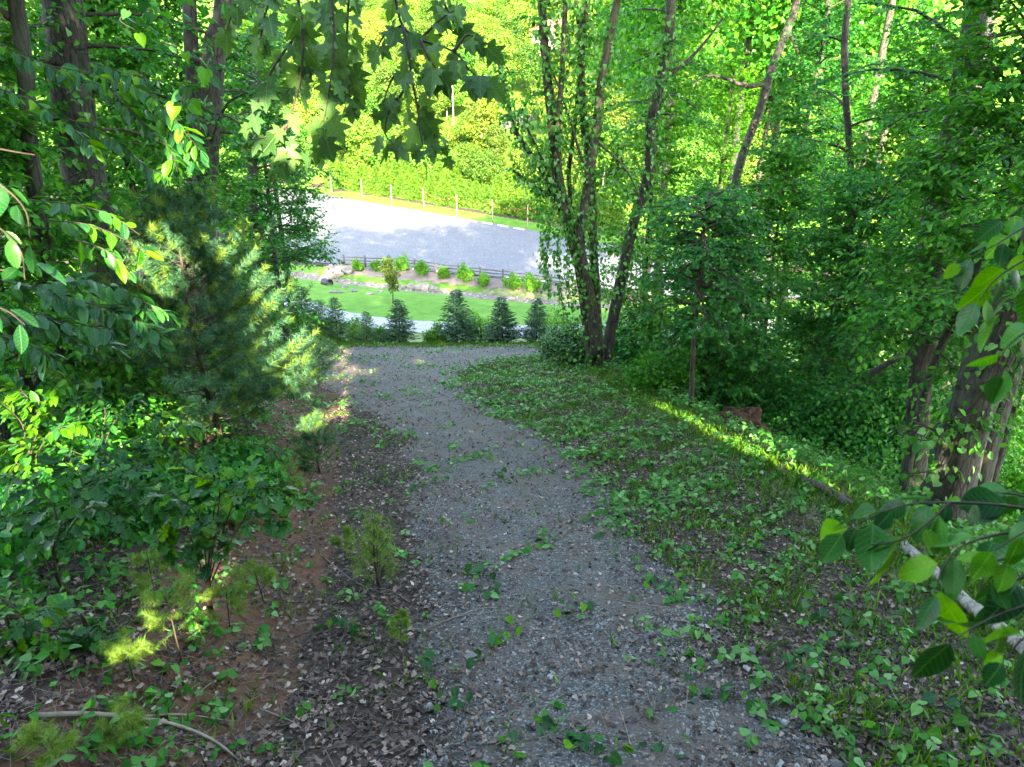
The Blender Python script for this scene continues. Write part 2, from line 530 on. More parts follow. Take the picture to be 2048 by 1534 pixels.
M['bark_brown'] = bark_mat('bark_brown', (0.007, 0.005, 0.003), (0.052, 0.034, 0.024), moss=0.35, patch=(0.068, 0.054, 0.042), bump=1.0)
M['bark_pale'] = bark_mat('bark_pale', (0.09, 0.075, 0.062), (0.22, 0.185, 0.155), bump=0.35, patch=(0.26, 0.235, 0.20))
M['twig'] = plain_mat('twig', (0.022, 0.016, 0.012), (0.055, 0.040, 0.028), 6, bump=0)
M['twig_green'] = plain_mat('twig_green', (0.09, 0.11, 0.03), (0.15, 0.15, 0.06), 6, bump=0)
M['twig_dry'] = plain_mat('twig_dry', (0.11, 0.085, 0.065), (0.22, 0.18, 0.14), 5, bump=0)
M['dead_leaf'] = None

# dead leaves: tan, brown, dark, some pale pink-grey
m, nt, out = new_mat('dead_leaf')
g = nt.nodes.new('ShaderNodeNewGeometry')
col = ramp(nt, [(0.0, (0.012, 0.006, 0.004)), (0.45, (0.046, 0.025, 0.018)), (0.78, (0.118, 0.070, 0.053)), (0.93, (0.22, 0.145, 0.112)), (1.0, (0.36, 0.27, 0.22))], g.outputs['Random Per Island'])
p = nt.nodes.new('ShaderNodeBsdfPrincipled'); nt.links.new(col, p.inputs['Base Color']); p.inputs['Roughness'].default_value = 0.75
nt.links.new(p.outputs[0], out.inputs[0]); M['dead_leaf'] = m

# gravel
def gravel_mat(name, lo, hi, sc, dirt=None, dirt_amt=0.0):
    m, nt, out = new_mat(name)
    pos = geoco(nt)
    vo = nt.nodes.new('ShaderNodeTexVoronoi'); vo.inputs['Scale'].default_value = sc
    nt.links.new(pos, vo.inputs['Vector'])
    sep = nt.nodes.new('ShaderNodeSeparateColor'); nt.links.new(vo.outputs['Color'], sep.inputs[0])
    mid = tuple(0.6 * a + 0.4 * b for a, b in zip(lo, hi))
    col = ramp(nt, [(0.0, lo), (0.6, mid), (0.86, hi), (1.0, tuple(min(0.75, c * 2.2) for c in hi))], sep.outputs[0])
    big = noise(nt, 0.55, 5, 0.6, pos)
    col = mixc(nt, math_(nt, 'MULTIPLY', ramp(nt, [(0.35, (0, 0, 0)), (0.7, (1, 1, 1))], big), 0.35), col, tuple(c * 0.6 for c in mid))
    if dirt:
        d = ramp(nt, [(0.46, (0, 0, 0)), (0.60, (1, 1, 1))], noise(nt, 1.3, 7, 0.7, pos))
        col = mixc(nt, math_(nt, 'MULTIPLY', d, dirt_amt), col, dirt)
    p = nt.nodes.new('ShaderNodeBsdfPrincipled'); nt.links.new(col, p.inputs['Base Color']); p.inputs['Roughness'].default_value = 0.9
    b = nt.nodes.new('ShaderNodeBump'); b.inputs['Strength'].default_value = 0.8; b.inputs['Distance'].default_value = 0.4 / sc
    b.invert = True
    nt.links.new(vo.outputs['Distance'], b.inputs['Height']); nt.links.new(b.outputs[0], p.inputs['Normal'])
    nt.links.new(p.outputs[0], out.inputs[0])
    return m


M['gravel_path'] = gravel_mat('gravel_path', (0.013, 0.012, 0.0115), (0.100, 0.092, 0.088), 55.0, (0.062, 0.044, 0.034), 0.9)
M['gravel_lot'] = gravel_mat('gravel_lot', (0.066, 0.066, 0.074), (0.090, 0.090, 0.098), 14.0)
M['gravel_drive'] = gravel_mat('gravel_drive', (0.15, 0.15, 0.16), (0.24, 0.24, 0.246), 18.0)
M['pebble'] = plain_mat('pebble', (0.012, 0.0110, 0.0105), (0.24, 0.225, 0.212), island=True, bump=0)

# ground: litter / lawn / mulch / red soil / thin grass chosen by masks stored on the mesh
m, nt, out = new_mat('ground')
at = nt.nodes.new('ShaderNodeVertexColor'); at.layer_name = 'kind_mask'
sp = nt.nodes.new('ShaderNodeSeparateColor'); nt.links.new(at.outputs['Color'], sp.inputs[0])
pos = geoco(nt)
n_f = noise(nt, 9.0, 7, 0.7, pos); n_m = noise(nt, 1.6, 6, 0.65, pos)
litter = ramp(nt, [(0.25, (0.012, 0.008, 0.006)), (0.5, (0.036, 0.025, 0.019)), (0.72, (0.085, 0.061, 0.048))], n_f)
soil = ramp(nt, [(0.3, (0.07, 0.032, 0.019)), (0.7, (0.15, 0.072, 0.043))], n_f)
litter = mixc(nt, ramp(nt, [(0.60, (0, 0, 0)), (0.70, (0.7, 0.7, 0.7))], n_m), litter, soil)
lawn = ramp(nt, [(0.30, (0.024, 0.085, 0.008)), (0.48, (0.052, 0.140, 0.013)), (0.58, (0.090, 0.180, 0.022)), (0.70, (0.16, 0.20, 0.055))], math_(nt, 'ADD', math_(nt, 'MULTIPLY', noise(nt, 0.5, 8, 0.75, pos), 0.6), math_(nt, 'MULTIPLY', noise(nt, 12.0, 4, 0.7, pos), 0.4)))
mulch = ramp(nt, [(0.3, (0.08, 0.06, 0.05)), (0.7, (0.19, 0.15, 0.135))], n_f)
rough_g = ramp(nt, [(0.3, (0.05, 0.09, 0.02)), (0.5, (0.10, 0.13, 0.045)), (0.75, (0.19, 0.16, 0.12))], n_m)


def thresh(ch, soft=0.22):
    return ramp(nt, [(0.5 - soft, (0, 0, 0)), (0.5 + soft, (1, 1, 1))], math_(nt, 'ADD', ch, math_(nt, 'MULTIPLY', math_(nt, 'SUBTRACT', n_m, 0.5), 0.9)))


col = mixc(nt, thresh(at.outputs['Alpha']), litter, rough_g)
col = mixc(nt, thresh(sp.outputs[2]), col, soil)
col = mixc(nt, thresh(sp.outputs[0], 0.1), col, lawn)
col = mixc(nt, thresh(sp.outputs[1], 0.1), col, mulch)
p = nt.nodes.new('ShaderNodeBsdfPrincipled'); nt.links.new(col, p.inputs['Base Color']); p.inputs['Roughness'].default_value = 0.95
p.inputs['Specular IOR Level'].default_value = 0.15
b = nt.nodes.new('ShaderNodeBump'); b.inputs['Strength'].default_value = 0.7; b.inputs['Distance'].default_value = 0.04
nt.links.new(noise(nt, 22, 6, 0.7, pos), b.inputs['Height']); nt.links.new(b.outputs[0], p.inputs['Normal'])
nt.links.new(p.outputs[0], out.inputs[0]); M['ground'] = m
M['rock'] = plain_mat('rock', (0.065, 0.06, 0.053), (0.15, 0.14, 0.125), 3, bump=0.5, bscale=9)
M['rock_pale'] = plain_mat('rock_pale', (0.12, 0.10, 0.08), (0.22, 0.19, 0.155), 3, bump=0.5, bscale=9)
M['weathered'] = bark_mat('weathered', (0.035, 0.03, 0.028), (0.085, 0.075, 0.07), patch=(0.10, 0.09, 0.085), bump=0.3)
M['pole_wood'] = bark_mat('pole_wood', (0.16, 0.11, 0.07), (0.28, 0.21, 0.145), patch=(0.24, 0.19, 0.14), bump=0.2)
M['concrete'] = plain_mat('concrete', (0.60, 0.60, 0.59), (0.76, 0.76, 0.74), 5)
M['black_plastic'] = plain_mat('black_plastic', (0.012, 0.012, 0.014), (0.02, 0.02, 0.022), 5, rough=0.5)
M['cord'] = plain_mat('cord', (0.02, 0.02, 0.02), (0.03, 0.03, 0.03), 5)
M['bulb_red'] = plain_mat('bulb_red', (0.55, 0.05, 0.025), (0.62, 0.08, 0.04), 5, rough=0.3, bump=0)
M['clay'] = plain_mat('clay', (0.022, 0.011, 0.007), (0.085, 0.038, 0.021), 5, bump=1.0, bscale=22)
M['siding'] = plain_mat('siding', (0.28, 0.25, 0.21), (0.34, 0.31, 0.27), 4)
M['roofing'] = plain_mat('roofing', (0.22, 0.09, 0.06), (0.30, 0.13, 0.09), 6)
M['glass'] = plain_mat('glass', (0.03, 0.035, 0.04), (0.05, 0.055, 0.06), 3, rough=0.08, bump=0, spec=0.8)

# ------------------------------------------------------------------ ground sheet, path, lot, driveway
def inpoly(x, y, poly):
    x = np.asarray(x); y = np.asarray(y); r = np.zeros(x.shape, bool); n = len(poly)
    for i in range(n):
        (x0, y0), (x1, y1) = poly[i], poly[(i + 1) % n]
        c = ((y0 > y) != (y1 > y)) & (x < (x1 - x0) * (y - y0) / (y1 - y0 + 1e-12) + x0)
        r ^= c
    return r


def polydist(x, y, line):
    d = np.full(np.shape(x), 1e9)
    for (x0, y0), (x1, y1) in zip(line[:-1], line[1:]):
        dx, dy = x1 - x0, y1 - y0
        t = np.clip(((x - x0) * dx + (y - y0) * dy) / (dx * dx + dy * dy), 0, 1)
        d = np.minimum(d, np.hypot(x - x0 - t * dx, y - y0 - t * dy))
    return d


LOT = [(-42, 135.5), (-27.7, 123.6), (3.8, 97.2), (24, 80), (30, 66), (14, 67.6), (3.9, 72.4), (-19, 79.8), (-27, 81.6), (-33, 90), (-48, 118)]
DRIVE = [(-44, 74), (-32, 67), (-19.5, 59.5), (-10, 52.2), (-2, 48.6), (8, 48.6), (17, 50.5), (30, 55), (50, 60)]
# gravel of the track: photograph rows with left and right edge columns
ROWS = [(1800, 800, 1960), (1534, 862, 1690), (1400, 862, 1570), (1300, 858, 1480), (1200, 850, 1385), (1100, 842, 1290), (1000, 848, 1225), (940, 850, 1190), (890, 825, 1130),
        (850, 770, 1055), (810, 700, 975), (780, 668, 930), (750, 662, 915), (728, 668, 985), (712, 672, 1085), (703, 680, 1110)]
EDGE_L = np.array([G(l, v)[:2] for v, l, r in ROWS]); EDGE_R = np.array([G(r, v)[:2] for v, l, r in ROWS])
PATH_Y = 0.5 * (EDGE_L[:, 1] + EDGE_R[:, 1])


def path_edges(y):
    return np.interp(y, PATH_Y, EDGE_L[:, 0]), np.interp(y, PATH_Y, EDGE_R[:, 0])


def path_in(x, y):          # >0 inside the gravel (metres to the nearer edge)
    l, r = path_edges(y)
    return np.minimum(x - l, r - x) + np.where((y < 34.5) & (y > -8), 0, -9)


def graded(lo, hi, dense_lo, dense_hi, step, grow, smax):
    a = list(np.arange(dense_lo, dense_hi, step)); s = step; x = a[-1]
    while x < hi:
        s = min(s * grow, smax); x += s; a.append(x)
    s = step; x = dense_lo; pre = []
    while x > lo:
        s = min(s * grow, smax); x -= s; pre.append(x)
    return np.array(pre[::-1] + a)


def sheet(mb, X, Y, Z, mask=None, smooth=True):
    ny, nx = X.shape
    idx = np.arange(ny * nx).reshape(ny, nx)
    a, b, c, d = idx[:-1, :-1], idx[:-1, 1:], idx[1:, 1:], idx[1:, :-1]
    q = np.stack([a, b, c, d], -1)
    if mask is not None: q = q[mask]
    q = q.reshape(-1, 4)
    mb.add(np.stack([X, Y, Z], -1).reshape(-1, 3), np.concatenate([q[:, [0, 1, 2]], q[:, [0, 2, 3]]]), 0, smooth)


gx = graded(-48, 40, -7, 9, 0.16, 1.05, 0.8); gx = np.concatenate([np.linspace(-330, -55, 30), gx, np.linspace(46, 330, 30)])
gy = graded(-12, 126, 2.5, 18, 0.16, 1.03, 0.6); gy = np.concatenate([np.linspace(-70, -16, 10), gy, np.linspace(129, 420, 60)])
X, Y = np.meshgrid(gx, gy)
Z = T(X, Y)
in_lot = inpoly(X, Y, LOT)
Z = np.where(in_lot, np.minimum(Z, -0.04), Z)
mb = MB(); sheet(mb, X, Y, Z)
ground = mb.build('ground', M['ground'])
tag(ground, kind='structure')
SW = [(-60, 92), (-30, 79), (-22, 76.2), (-14, 72.8), (-6, 70.2), (2, 67.6), (9, 65.5), (20, 63)]     # swale line
yeff = Y + sstep(52, 70, Y) * 0.324 * np.clip(X, -26, 26)
lawn = ((Y > 50) & (yeff < 67.8)) | ((Y > 50) & (np.abs(X) > 14) & (yeff < 72))
lawn |= (yeff > 69.4) & (yeff < 71.3) & (X < -3) & (X > -22)
hillv = Y + 0.84 * np.clip(X, -42, 24)
lawn |= (hillv > 99) & (hillv < 106.5)
mulch = (yeff >= 70.6) & (yeff < 73.6) & (X < 8) & (X > -21)
mulch |= (polydist(X, Y, SW) < 0.75 + 0.35 * wav(X, Y, 1.3, 3)) & (X > -32) & (X < 10)
red = (np.abs(XL(Y) - X - 0.7) < 0.8) & (Y < 20)
red |= inpoly(X, Y, [(-60, 150), (-27.7, 124.5), (-31, 131), (-60, 160)]) | ((hillv > 106.5) & (hillv < 109) & (wav(X, Y, .3) > .3))
lawn |= (hillv >= 109)
roughg = ((Y > 29) & (Y < 50)) | ((yeff > 67.4) & (yeff < 70.8)) | ((np.abs(X - XR(Y)) < 1.0) & (Y < 30)) | (hillv > 109)
ml = lambda b: np.clip(b.astype(float), 0, 1)
colr = np.stack([ml(lawn & ~mulch), ml(mulch), ml(red) * 0.58, ml(roughg) * 0.8], -1).reshape(-1, 4).astype(np.float32)
ca = ground.data.color_attributes.new('kind_mask', 'FLOAT_COLOR', 'POINT')
ca.data.foreach_set('color', colr.ravel())

# gravel track: a thin sheet that follows the ground, ragged edges
yy = np.arange(-7, 34.2, 0.13)
ss = np.linspace(0, 1, 44)
l, r = path_edges(yy)
rg = np.random.default_rng(3)
def rag(n, seed):
    g = np.random.default_rng(seed); a = g.normal(0, 1, n)
    return np.convolve(a, np.ones(5) / 5, 'same') * 0.32 + np.convolve(a, np.ones(15) / 15, 'same') * 0.8
l = l + rag(len(yy), 1); r = r + rag(len(yy), 2)
X2 = l[:, None] * (1 - ss) + r[:, None] * ss; Y2 = np.repeat(yy[:, None], len(ss), 1)
lift = 0.03 * np.sin(math.pi * ss)[None] ** 0.5 - 0.012
mb = MB(); sheet(mb, X2, Y2, T(X2, Y2) + 0.012 + lift)
tag(mb.build('gravel_path', M['gravel_path']), kind='structure')

# parking lot
lx = np.arange(-50, 32, 1.0); ly = np.arange(64, 138, 1.0)
import bmesh
def poly_sheet(name, poly, z, mat):
    bm = bmesh.new(); vs = [bm.verts.new((x, y, z)) for x, y in poly]; bm.faces.new(vs)
    bmesh.ops.triangulate(bm, faces=bm.faces[:])
    me = bpy.data.meshes.new(name); bm.to_mesh(me); bm.free()
    if me.polygons[0].normal.z < 0: me.flip_normals()
    me.materials.append(mat); o = bpy.data.objects.new(name, me); COL.objects.link(o); return o
LOTD = []
for i in range(len(LOT)):
    a, b = np.array(LOT[i]), np.array(LOT[(i + 1) % len(LOT)]); n = max(2, int(np.linalg.norm(b - a) / 1.2))
    nn = np.array([-(b - a)[1], (b - a)[0]]) / np.linalg.norm(b - a)
    for k in range(n):
        LOTD.append(tuple(a + (b - a) * k / n + nn * rg.normal(0, 0.10)))
tag(poly_sheet('parking_lot', LOTD, 0.03, M['gravel_lot']), kind='structure')

# driveway
dc = curve([(x, y, 0) for x, y in DRIVE], 90)
tn = norm(np.gradient(dc, axis=0)); nn = np.stack([-tn[:, 1], tn[:, 0], 0 * tn[:, 0]], 1)
s = np.linspace(-1, 1, 9)
hw = 2.3 + rag(90, 8) * 0.4
D3 = dc[:, None] + nn[:, None] * (s[None, :, None] * hw[:, None, None])
mb = MB(); sheet(mb, D3[..., 0], D3[..., 1], T(D3[..., 0], D3[..., 1]) + 0.05 + 0.05 * (1 - s[None] ** 2))
tag(mb.build('driveway', M['gravel_drive']), kind='structure')
# lane crossing the far hillside
hp = [(-26, 146), (-14, 145), (-4, 146), (6, 147.5), (20, 150)]
dc = curve([(x, y, 0) for x, y in hp], 40); s = np.linspace(-1, 1, 5)
tn = norm(np.gradient(dc, axis=0)); nn = np.stack([-tn[:, 1], tn[:, 0], 0 * tn[:, 0]], 1)
D3 = dc[:, None] + nn[:, None] * (s[None, :, None] * 2.4)
mb = MB(); sheet(mb, D3[..., 0], D3[..., 1], T(D3[..., 0], D3[..., 1]) + 0.12)
tag(mb.build('hillside_lane', M['gravel_path']), kind='structure')


# ------------------------------------------------------------------ tree builders
UP = np.array([0, 0, 1.0])


def Q(u, v, d):              # the point seen at pixel (u, v) at horizontal distance d
    r = ray(u, v)
    return CAM + r * (d / r[1])


def on_ground(p):
    return np.array([p[0], p[1], float(T(p[0], p[1]))])


def stem_mesh(pts, r0, r1, base, sides=14, rough=0.05, n=None, flare=0.35, rng=None, mat=0, flare_h=0.7):
    rng = rng or np.random.default_rng(1)
    c = curve(pts, n or max(14, int(len(pts) * 7)))
    t = np.linspace(0, 1, len(c))
    rad = r0 + (r1 - r0) * t
    h = np.linalg.norm(c - c[0], axis=1)
    rad = rad * (1 + flare * np.exp(-h / flare_h))
    mb = MB(); tube(mb, c - base, rad, sides, mat, rough, rng)
    return mb


def make_limbs(rng, axis_pts, t0, t1, n, len0, len1, elev0=0.15, elev1=0.8, droop=0.25, az_bias=None, spread=math.pi):
    axis_pts = np.asarray(axis_pts); m = len(axis_pts); out = []
    az = rng.uniform(0, 6.28)
    for i in range(n):
        f = (i + rng.uniform(0, 0.9)) / n
        t = t0 + (t1 - t0) * f
        k = t * (m - 1); i0 = min(int(k), m - 2); p = axis_pts[i0] + (axis_pts[i0 + 1] - axis_pts[i0]) * (k - i0)
        az += 2.39996 + rng.normal(0, 0.35)
        a = az if az_bias is None else az_bias + ((az % 6.283) - math.pi) / math.pi * spread
        L = (len0 + (len1 - len0) * f) * rng.uniform(0.7, 1.15)
        e = elev0 + (elev1 - elev0) * f + rng.normal(0, 0.12)
        s = np.linspace(0, 1, 7)[:, None]
        h = np.array([math.cos(a), math.sin(a), 0]); side = np.array([-h[1], h[0], 0])
        q = p + h * L * s * math.cos(e) + UP * (L * s * math.sin(e) - droop * L * s ** 2)
        q = q + side * (rng.normal(0, 0.12) * L * s ** 2) + np.cumsum(rng.normal(0, 0.018 * L, (7, 3)), 0) * s
        out.append(q)
    return out


def sprays(mb, rng, limbs, tmpl, size, ntw, nlf, twl, droop=0.22, leaf_droop=0.35, jitter=0.35, lm=0, tm=1, twr=0.005, s0=0.18, use_gaps=True, wood=True, ang=(0.6, 1.25)):
    A = []; B = []; S = []
    for L in limbs:
        d = np.linalg.norm(np.diff(L, axis=0), axis=1).sum()
        s = np.sort(rng.uniform(s0, 1.0, ntw)); s[-1] = 1.0
        k = s * (len(L) - 1); i0 = np.minimum(k.astype(int), len(L) - 2); fr = (k - i0)[:, None]
        p = L[i0] + (L[i0 + 1] - L[i0]) * fr
        tan = norm(L[i0 + 1] - L[i0])
        perp = norm(np.cross(tan, UP) + 1e-6)
        sd = np.where(np.arange(ntw) % 2, 1.0, -1.0)[:, None]
        a = rng.uniform(*ang, ntw)[:, None]; a[-1] = 0
        dr = norm(tan * np.cos(a) + sd * perp * np.sin(a) + UP * rng.normal(0.05, 0.34, ntw)[:, None])
        ln = twl * (1.1 - 0.5 * s)[:, None] * rng.uniform(0.55, 1.25, ntw)[:, None]
        A.append(p); B.append(p + dr * ln - UP * droop * ln * 0.6); S.append(ln)
    A = np.concatenate(A); B = np.concatenate(B); S = np.concatenate(S)
    td = norm(B - A); perp = norm(np.cross(td, UP) + 1e-6)
    n = len(A)
    t = ((np.arange(nlf) + 0.6) / nlf)[None, :, None] + rng.uniform(-0.04, 0.04, (n, nlf, 1))
    sd = np.where(np.arange(nlf) % 2, 1.0, -1.0)[None, :, None]
    a = rng.uniform(0.55, 1.15, (n, nlf, 1)); a[:, -1] = rng.uniform(-0.2, 0.2, (n, 1))
    pos = A[:, None] + (B - A)[:, None] * t + rng.normal(0, 0.012, (n, nlf, 3))
    ax = td[:, None] * np.cos(a) + sd * perp[:, None] * np.sin(a) - UP * (leaf_droop + rng.normal(0, 0.2, (n, nlf, 1)))
    nr = UP + rng.normal(0, jitter, (n, nlf, 3))
    sz = size * rng.uniform(0.6, 1.2, (n, nlf))
    pos = pos.reshape(-1, 3); ax = ax.reshape(-1, 3); nr = nr.reshape(-1, 3); sz = sz.ravel()
    return A, B, pos, ax, nr, sz


def crown_mesh(rng, limbs, base, tmpl, size, ntw, nlf, twl, mats, extra=None, wood_r=0.03, use_gaps=True, **kw):
    mb = MB()
    A, B, pos, ax, nr, sz = sprays(mb, rng, limbs, tmpl, size, ntw, nlf, twl, **kw)
    k = keep(pos) if use_gaps else np.ones(len(pos), bool)
    leaves(mb, tmpl, (pos - base)[k], ax[k], nr[k], sz[k], 0)
    sticks(mb, A - base, B - base, 0.006, 0.0025, 1)
    for L in limbs:
        tube(mb, L - base, np.linspace(wood_r, wood_r * 0.22, len(L)), 5, 1, cap=False)
    if extra:
        for L in limbs:
            ln = np.linalg.norm(L[-1] - L[0]); m = int(extra * min(1.5, ln / 2.0)); s = rng.uniform(.3, 1.08, m)
            pos = L[0] + (L[-1] - L[0]) * s[:, None] + rng.normal(0, 1, (m, 3)) * np.array([.2, .2, .09]) * ln
            ax = rng.normal(0, 1, (m, 3)) * np.array([1, 1, .3]) - UP * .35; nr = UP + rng.normal(0, .38, (m, 3)); sz = size * rng.uniform(.6, 1.2, m)
            k = keep(pos); leaves(mb, tmpl if len(tmpl[1]) < 9 else L_BROAD, (pos - base)[k], ax[k], nr[k], sz[k], 0)
    return mb


LEAFY = dict(
    ell=(L_ELL3, 0.135), dia=(L_DIA, 0.13), broad=(L_BROAD, 0.115), heart=(L_HEARTLO, 0.115), ova=(L_ELL3, 0.12), maple=(L_MAPLO, 0.12))


def understory(name, label, u, d, h, R, kind, mat, seed, group=None, cat='tree', nl=42, ntw=15, nlf=12, t0=0.16, lean=(0, 0), r=None, bark='bark', twl=None, off=(0, 0), droop=0.25, size=None, bias=None, spread=math.pi, extra=95):
    rng = np.random.default_rng(seed)
    b = base_at(u, d)
    top = b + np.array([lean[0], lean[1], h])
    pts = [b - UP * 0.15, b + (top - b) * 0.3 + rng.normal(0, 0.06, 3) * h * 0.1, b + (top - b) * 0.65 + rng.normal(0, 0.1, 3) * h * 0.1, top]
    r = r or (0.022 + 0.009 * h)
    t = thing(name, label, cat, b, group)
    stem_mesh(pts, r, r * 0.25, b, 8, 0.04, rng=rng, flare=0.25).build('trunk', M[bark], t)
    limbs = make_limbs(rng, curve(pts, 24), t0, 0.99, nl, R, R * 0.45, 0.25, 0.85, droop, az_bias=bias, spread=spread)
    tm, sz = LEAFY[kind]
    crown_mesh(rng, limbs, b, tm, size or sz, ntw, nlf, twl or R * 0.42, None, wood_r=r * 0.22, extra=extra).build('crown', [M[mat], M['twig']], t)
    return t


def blob_crown(rng, blobs, n, tmpl, size, base, outward=0.7, use_gaps=True, shell=0.5):
    mb = MB()
    vol = np.array([np.prod(b[1]) ** (2 / 3) for b in blobs]); cnt = (n * vol / vol.sum()).astype(int)
    for (c, r), k in zip(blobs, cnt):
        dr = norm(rng.normal(0, 1, (k, 3)))
        rr = shell + (1 - shell) * rng.uniform(0, 1, (k, 1)) ** 0.6
        # lumps on the outline
        lump = 1 + 0.22 * np.sin(dr[:, :1] * 5 + c[0]) * np.sin(dr[:, 1:2] * 6 + c[1]) + 0.14 * np.sin(dr[:, 2:] * 11 + dr[:, :1] * 7)
        pos = np.asarray(c) + dr * rr * lump * np.asarray(r)
        ax = rng.normal(0, 1, (k, 3)) + dr * 0.5 - UP * 0.4
        nr = dr * outward + UP * 0.6 + rng.normal(0, 0.45, (k, 3))
        ok = keep(pos) if use_gaps else np.ones(k, bool)
        leaves(mb, tmpl, (pos - base)[ok], ax[ok], nr[ok], size * rng.uniform(0.6, 1.25, k)[ok], 0)
    return mb


# ------------------------------------------------------------------ sun flecks (openings towards the sun)
for v0, u0 in ((815, 1325), (840, 1372), (862, 1418), (885, 1462), (908, 1506), (932, 1550), (955, 1590), (975, 1630)):
    gap(G(u0 + (v0 * 7 % 23 - 11) * 1.6, v0), 0.28 + (v0 % 5) * .07, 0.5)
gap(G(832, 722), 0.28, 0.6); gap(G(850, 731), 0.28, 0.6)
for u0, v0 in ((510, 250), (560, 280), (610, 230), (560, 320), (540, 190), (660, 250), (690, 200), (620, 290)):
    gap(P(u0, v0, 4.6), 0.26, 0.35)
for u0, v0 in ((480, 500), (540, 560), (590, 610), (560, 680), (600, 720), (350, 510), (330, 560), (620, 830)):
    gap(Q(u0, v0, 12.0), 0.55, 0.6)
for u0, v0 in ((40, 800), (90, 850), (30, 880), (110, 900), (160, 830), (30, 940)):
    gap(Q(u0, v0, 7.0), 0.5, 0.7)
for u0, v0 in ((1900, 870), (1880, 930), (1850, 820), (1985, 900)):
    gap(Q(u0, v0, 10.8), 0.30, 0.6)
for u0, v0 in ((350, 1230), (420, 1210), (530, 1090), (390, 1130), (290, 1240)):
    gap(G(u0, v0), 0.22, 0.3)
gap(Q(1930, 450, 19), 0.5, 0.6)
for u0, v0 in ((410, 320), (370, 260)):
    gap(Q(u0, v0, 9), 0.35, 0.6)

# ------------------------------------------------------------------ tall trees with trunks in view
def tall_tree(name, label, px, d, r0, r1, bark, seed, crown=None, mat='leaf_deep', extra_up=6.0, limbs_px=(), group=None, sides=18, n_leaf=4500, flare=0.35, low=None, lsize=0.17):
    """px from the foot upwards; goes on above the frame by extra_up metres"""
    rng = np.random.default_rng(seed)
    pts = [Q(u, v, d) for u, v in px]
    foot = on_ground(pts[0]); b = foot.copy()
    if pts[0][2] - foot[2] > 0.3: pts = [foot - UP * 0.3] + pts
    else: pts[0] = foot - UP * 0.3
    dirn = norm(pts[-1] - pts[-2])
    top = pts[-1] + norm(dirn + UP * 1.5) * extra_up
    pts.append(top)
    t = thing(name, label, 'tree', b, group)
    stem_mesh(pts, r0, r1, b, sides, 0.045, rng=rng, n=len(pts) * 9, flare=flare).build('trunk', M[bark], t)
    for lp, a0, a1 in limbs_px:
        lp3 = [Q(q[0], q[1], d + (q[2] if len(q) > 2 else 0)) for q in lp]
        stem_mesh(lp3, a0, a1, b, 9, 0.05, rng=rng, flare=0).build('limb', M[bark], t)
    if crown is None:
        c = top + UP * 1.0
        R = 3.2
        crown = [(c, (R, R, 3.0)), (c + np.array([1.8, 0.6, -2.0]), (2.2, 2.2, 1.8)), (c + np.array([-1.8, -0.8, -1.6]), (2.2, 2.2, 1.8)), (c + np.array([0.3, 2.0, -1.0]), (2.0, 2.0, 1.8))]
    mb = blob_crown(rng, crown, n_leaf, L_BROAD, lsize, b)
    for c, r in crown:
        e = np.asarray(c); s0 = pts[-2] + (pts[-1] - pts[-2]) * rng.uniform(0, 0.8)
        tube(mb, curve([s0 - b, (s0 + e) / 2 - b + rng.normal(0, 0.3, 3), e - b], 7), np.linspace(r1 * 0.6, 0.03, 7), 6, 1, cap=False)
    if low:
        lm = make_limbs(rng, np.array(pts), low[0], low[1], low[2], low[3], low[3] * 0.8, 0.1, 0.4, 0.3)
        A, B, pos, ax, nr, sz = sprays(mb, rng, lm, L_BROAD, 0.12, 14, 12, low[3] * 0.4)
        k = keep(pos); leaves(mb, L_BROAD, (pos - b)[k], ax[k], nr[k], sz[k], 0); sticks(mb, A - b, B - b, 0.006, 0.003, 1)
        for L in lm: tube(mb, L - b, np.linspace(0.045, 0.01, 7), 5, 1, cap=False)
    mb.build('crown', [M[mat], M['twig']], t)
    return t, pts


tall_tree('oak_tree', 'thick dark furrowed trunk standing behind the young pine on the left', [(262, 905), (245, 760), (205, 520), (165, 330), (135, 120), (118, -40)], 13.5, 0.40, 0.29, 'bark_grey', 11, low=(0.55, 0.8, 10, 3.0))
tall_tree('oak_tree', 'grey rough trunk rising straight above the top of the young pine', [(404, 800), (408, 600), (410, 450), (412, 330), (420, 230), (428, 100), (455, -30)], 20.0, 0.36, 0.25, 'bark_grey', 12,
          limbs_px=[([(410, 330), (398, 230), (384, 120), (378, -20)], 0.22, 0.16), ([(415, 300), (450, 215, -1), (490, 185, -2)], 0.05, 0.02)], low=(0.5, 0.8, 9, 3.2))
tall_tree('poplar_tree', 'slim dark trunk at the edge of the parking lot gap, left woods', [(532, 700), (528, 600), (518, 500), (506, 400), (507, 200), (520, -20)], 27.0, 0.20, 0.14, 'bark', 13, low=(0.35, 0.8, 12, 3.0), n_leaf=11000, lsize=.36, crown=[(np.array(c), (3.0, 2.8, 2.6)) for c in ((-6, 27, 34.), (-9.5, 27, 31.), (-12.8, 27, 29.5), (-9.5, 27.5, 35.5), (-5, 26, 30.), (-15, 27, 33.))])  # unseen crown above the frame, its blobs spread wide to shade the lot
tall_tree('poplar_tree', 'dark leaning trunk at the far left behind the glossy leaves', [(150, 860), (135, 760), (110, 620), (85, 480), (60, 300), (40, 60)], 11.0, 0.15, 0.10, 'bark', 14, extra_up=3, n_leaf=4000)
tall_tree('poplar_tree', 'slender trunk deep in the left woods between the two oaks', [(300, 700), (305, 400), (290, 200), (295, -20)], 27.0, 0.17, 0.13, 'bark', 15, low=(0.3, 0.75, 10, 3.0))
tall_tree('poplar_tree', 'distant slim trunk at the far left edge of the woods', [(20, 720), (28, 400), (18, 200), (5, -20)], 24.0, 0.2, 0.15, 'bark', 16, low=(0.3, 0.75, 10, 3.0))

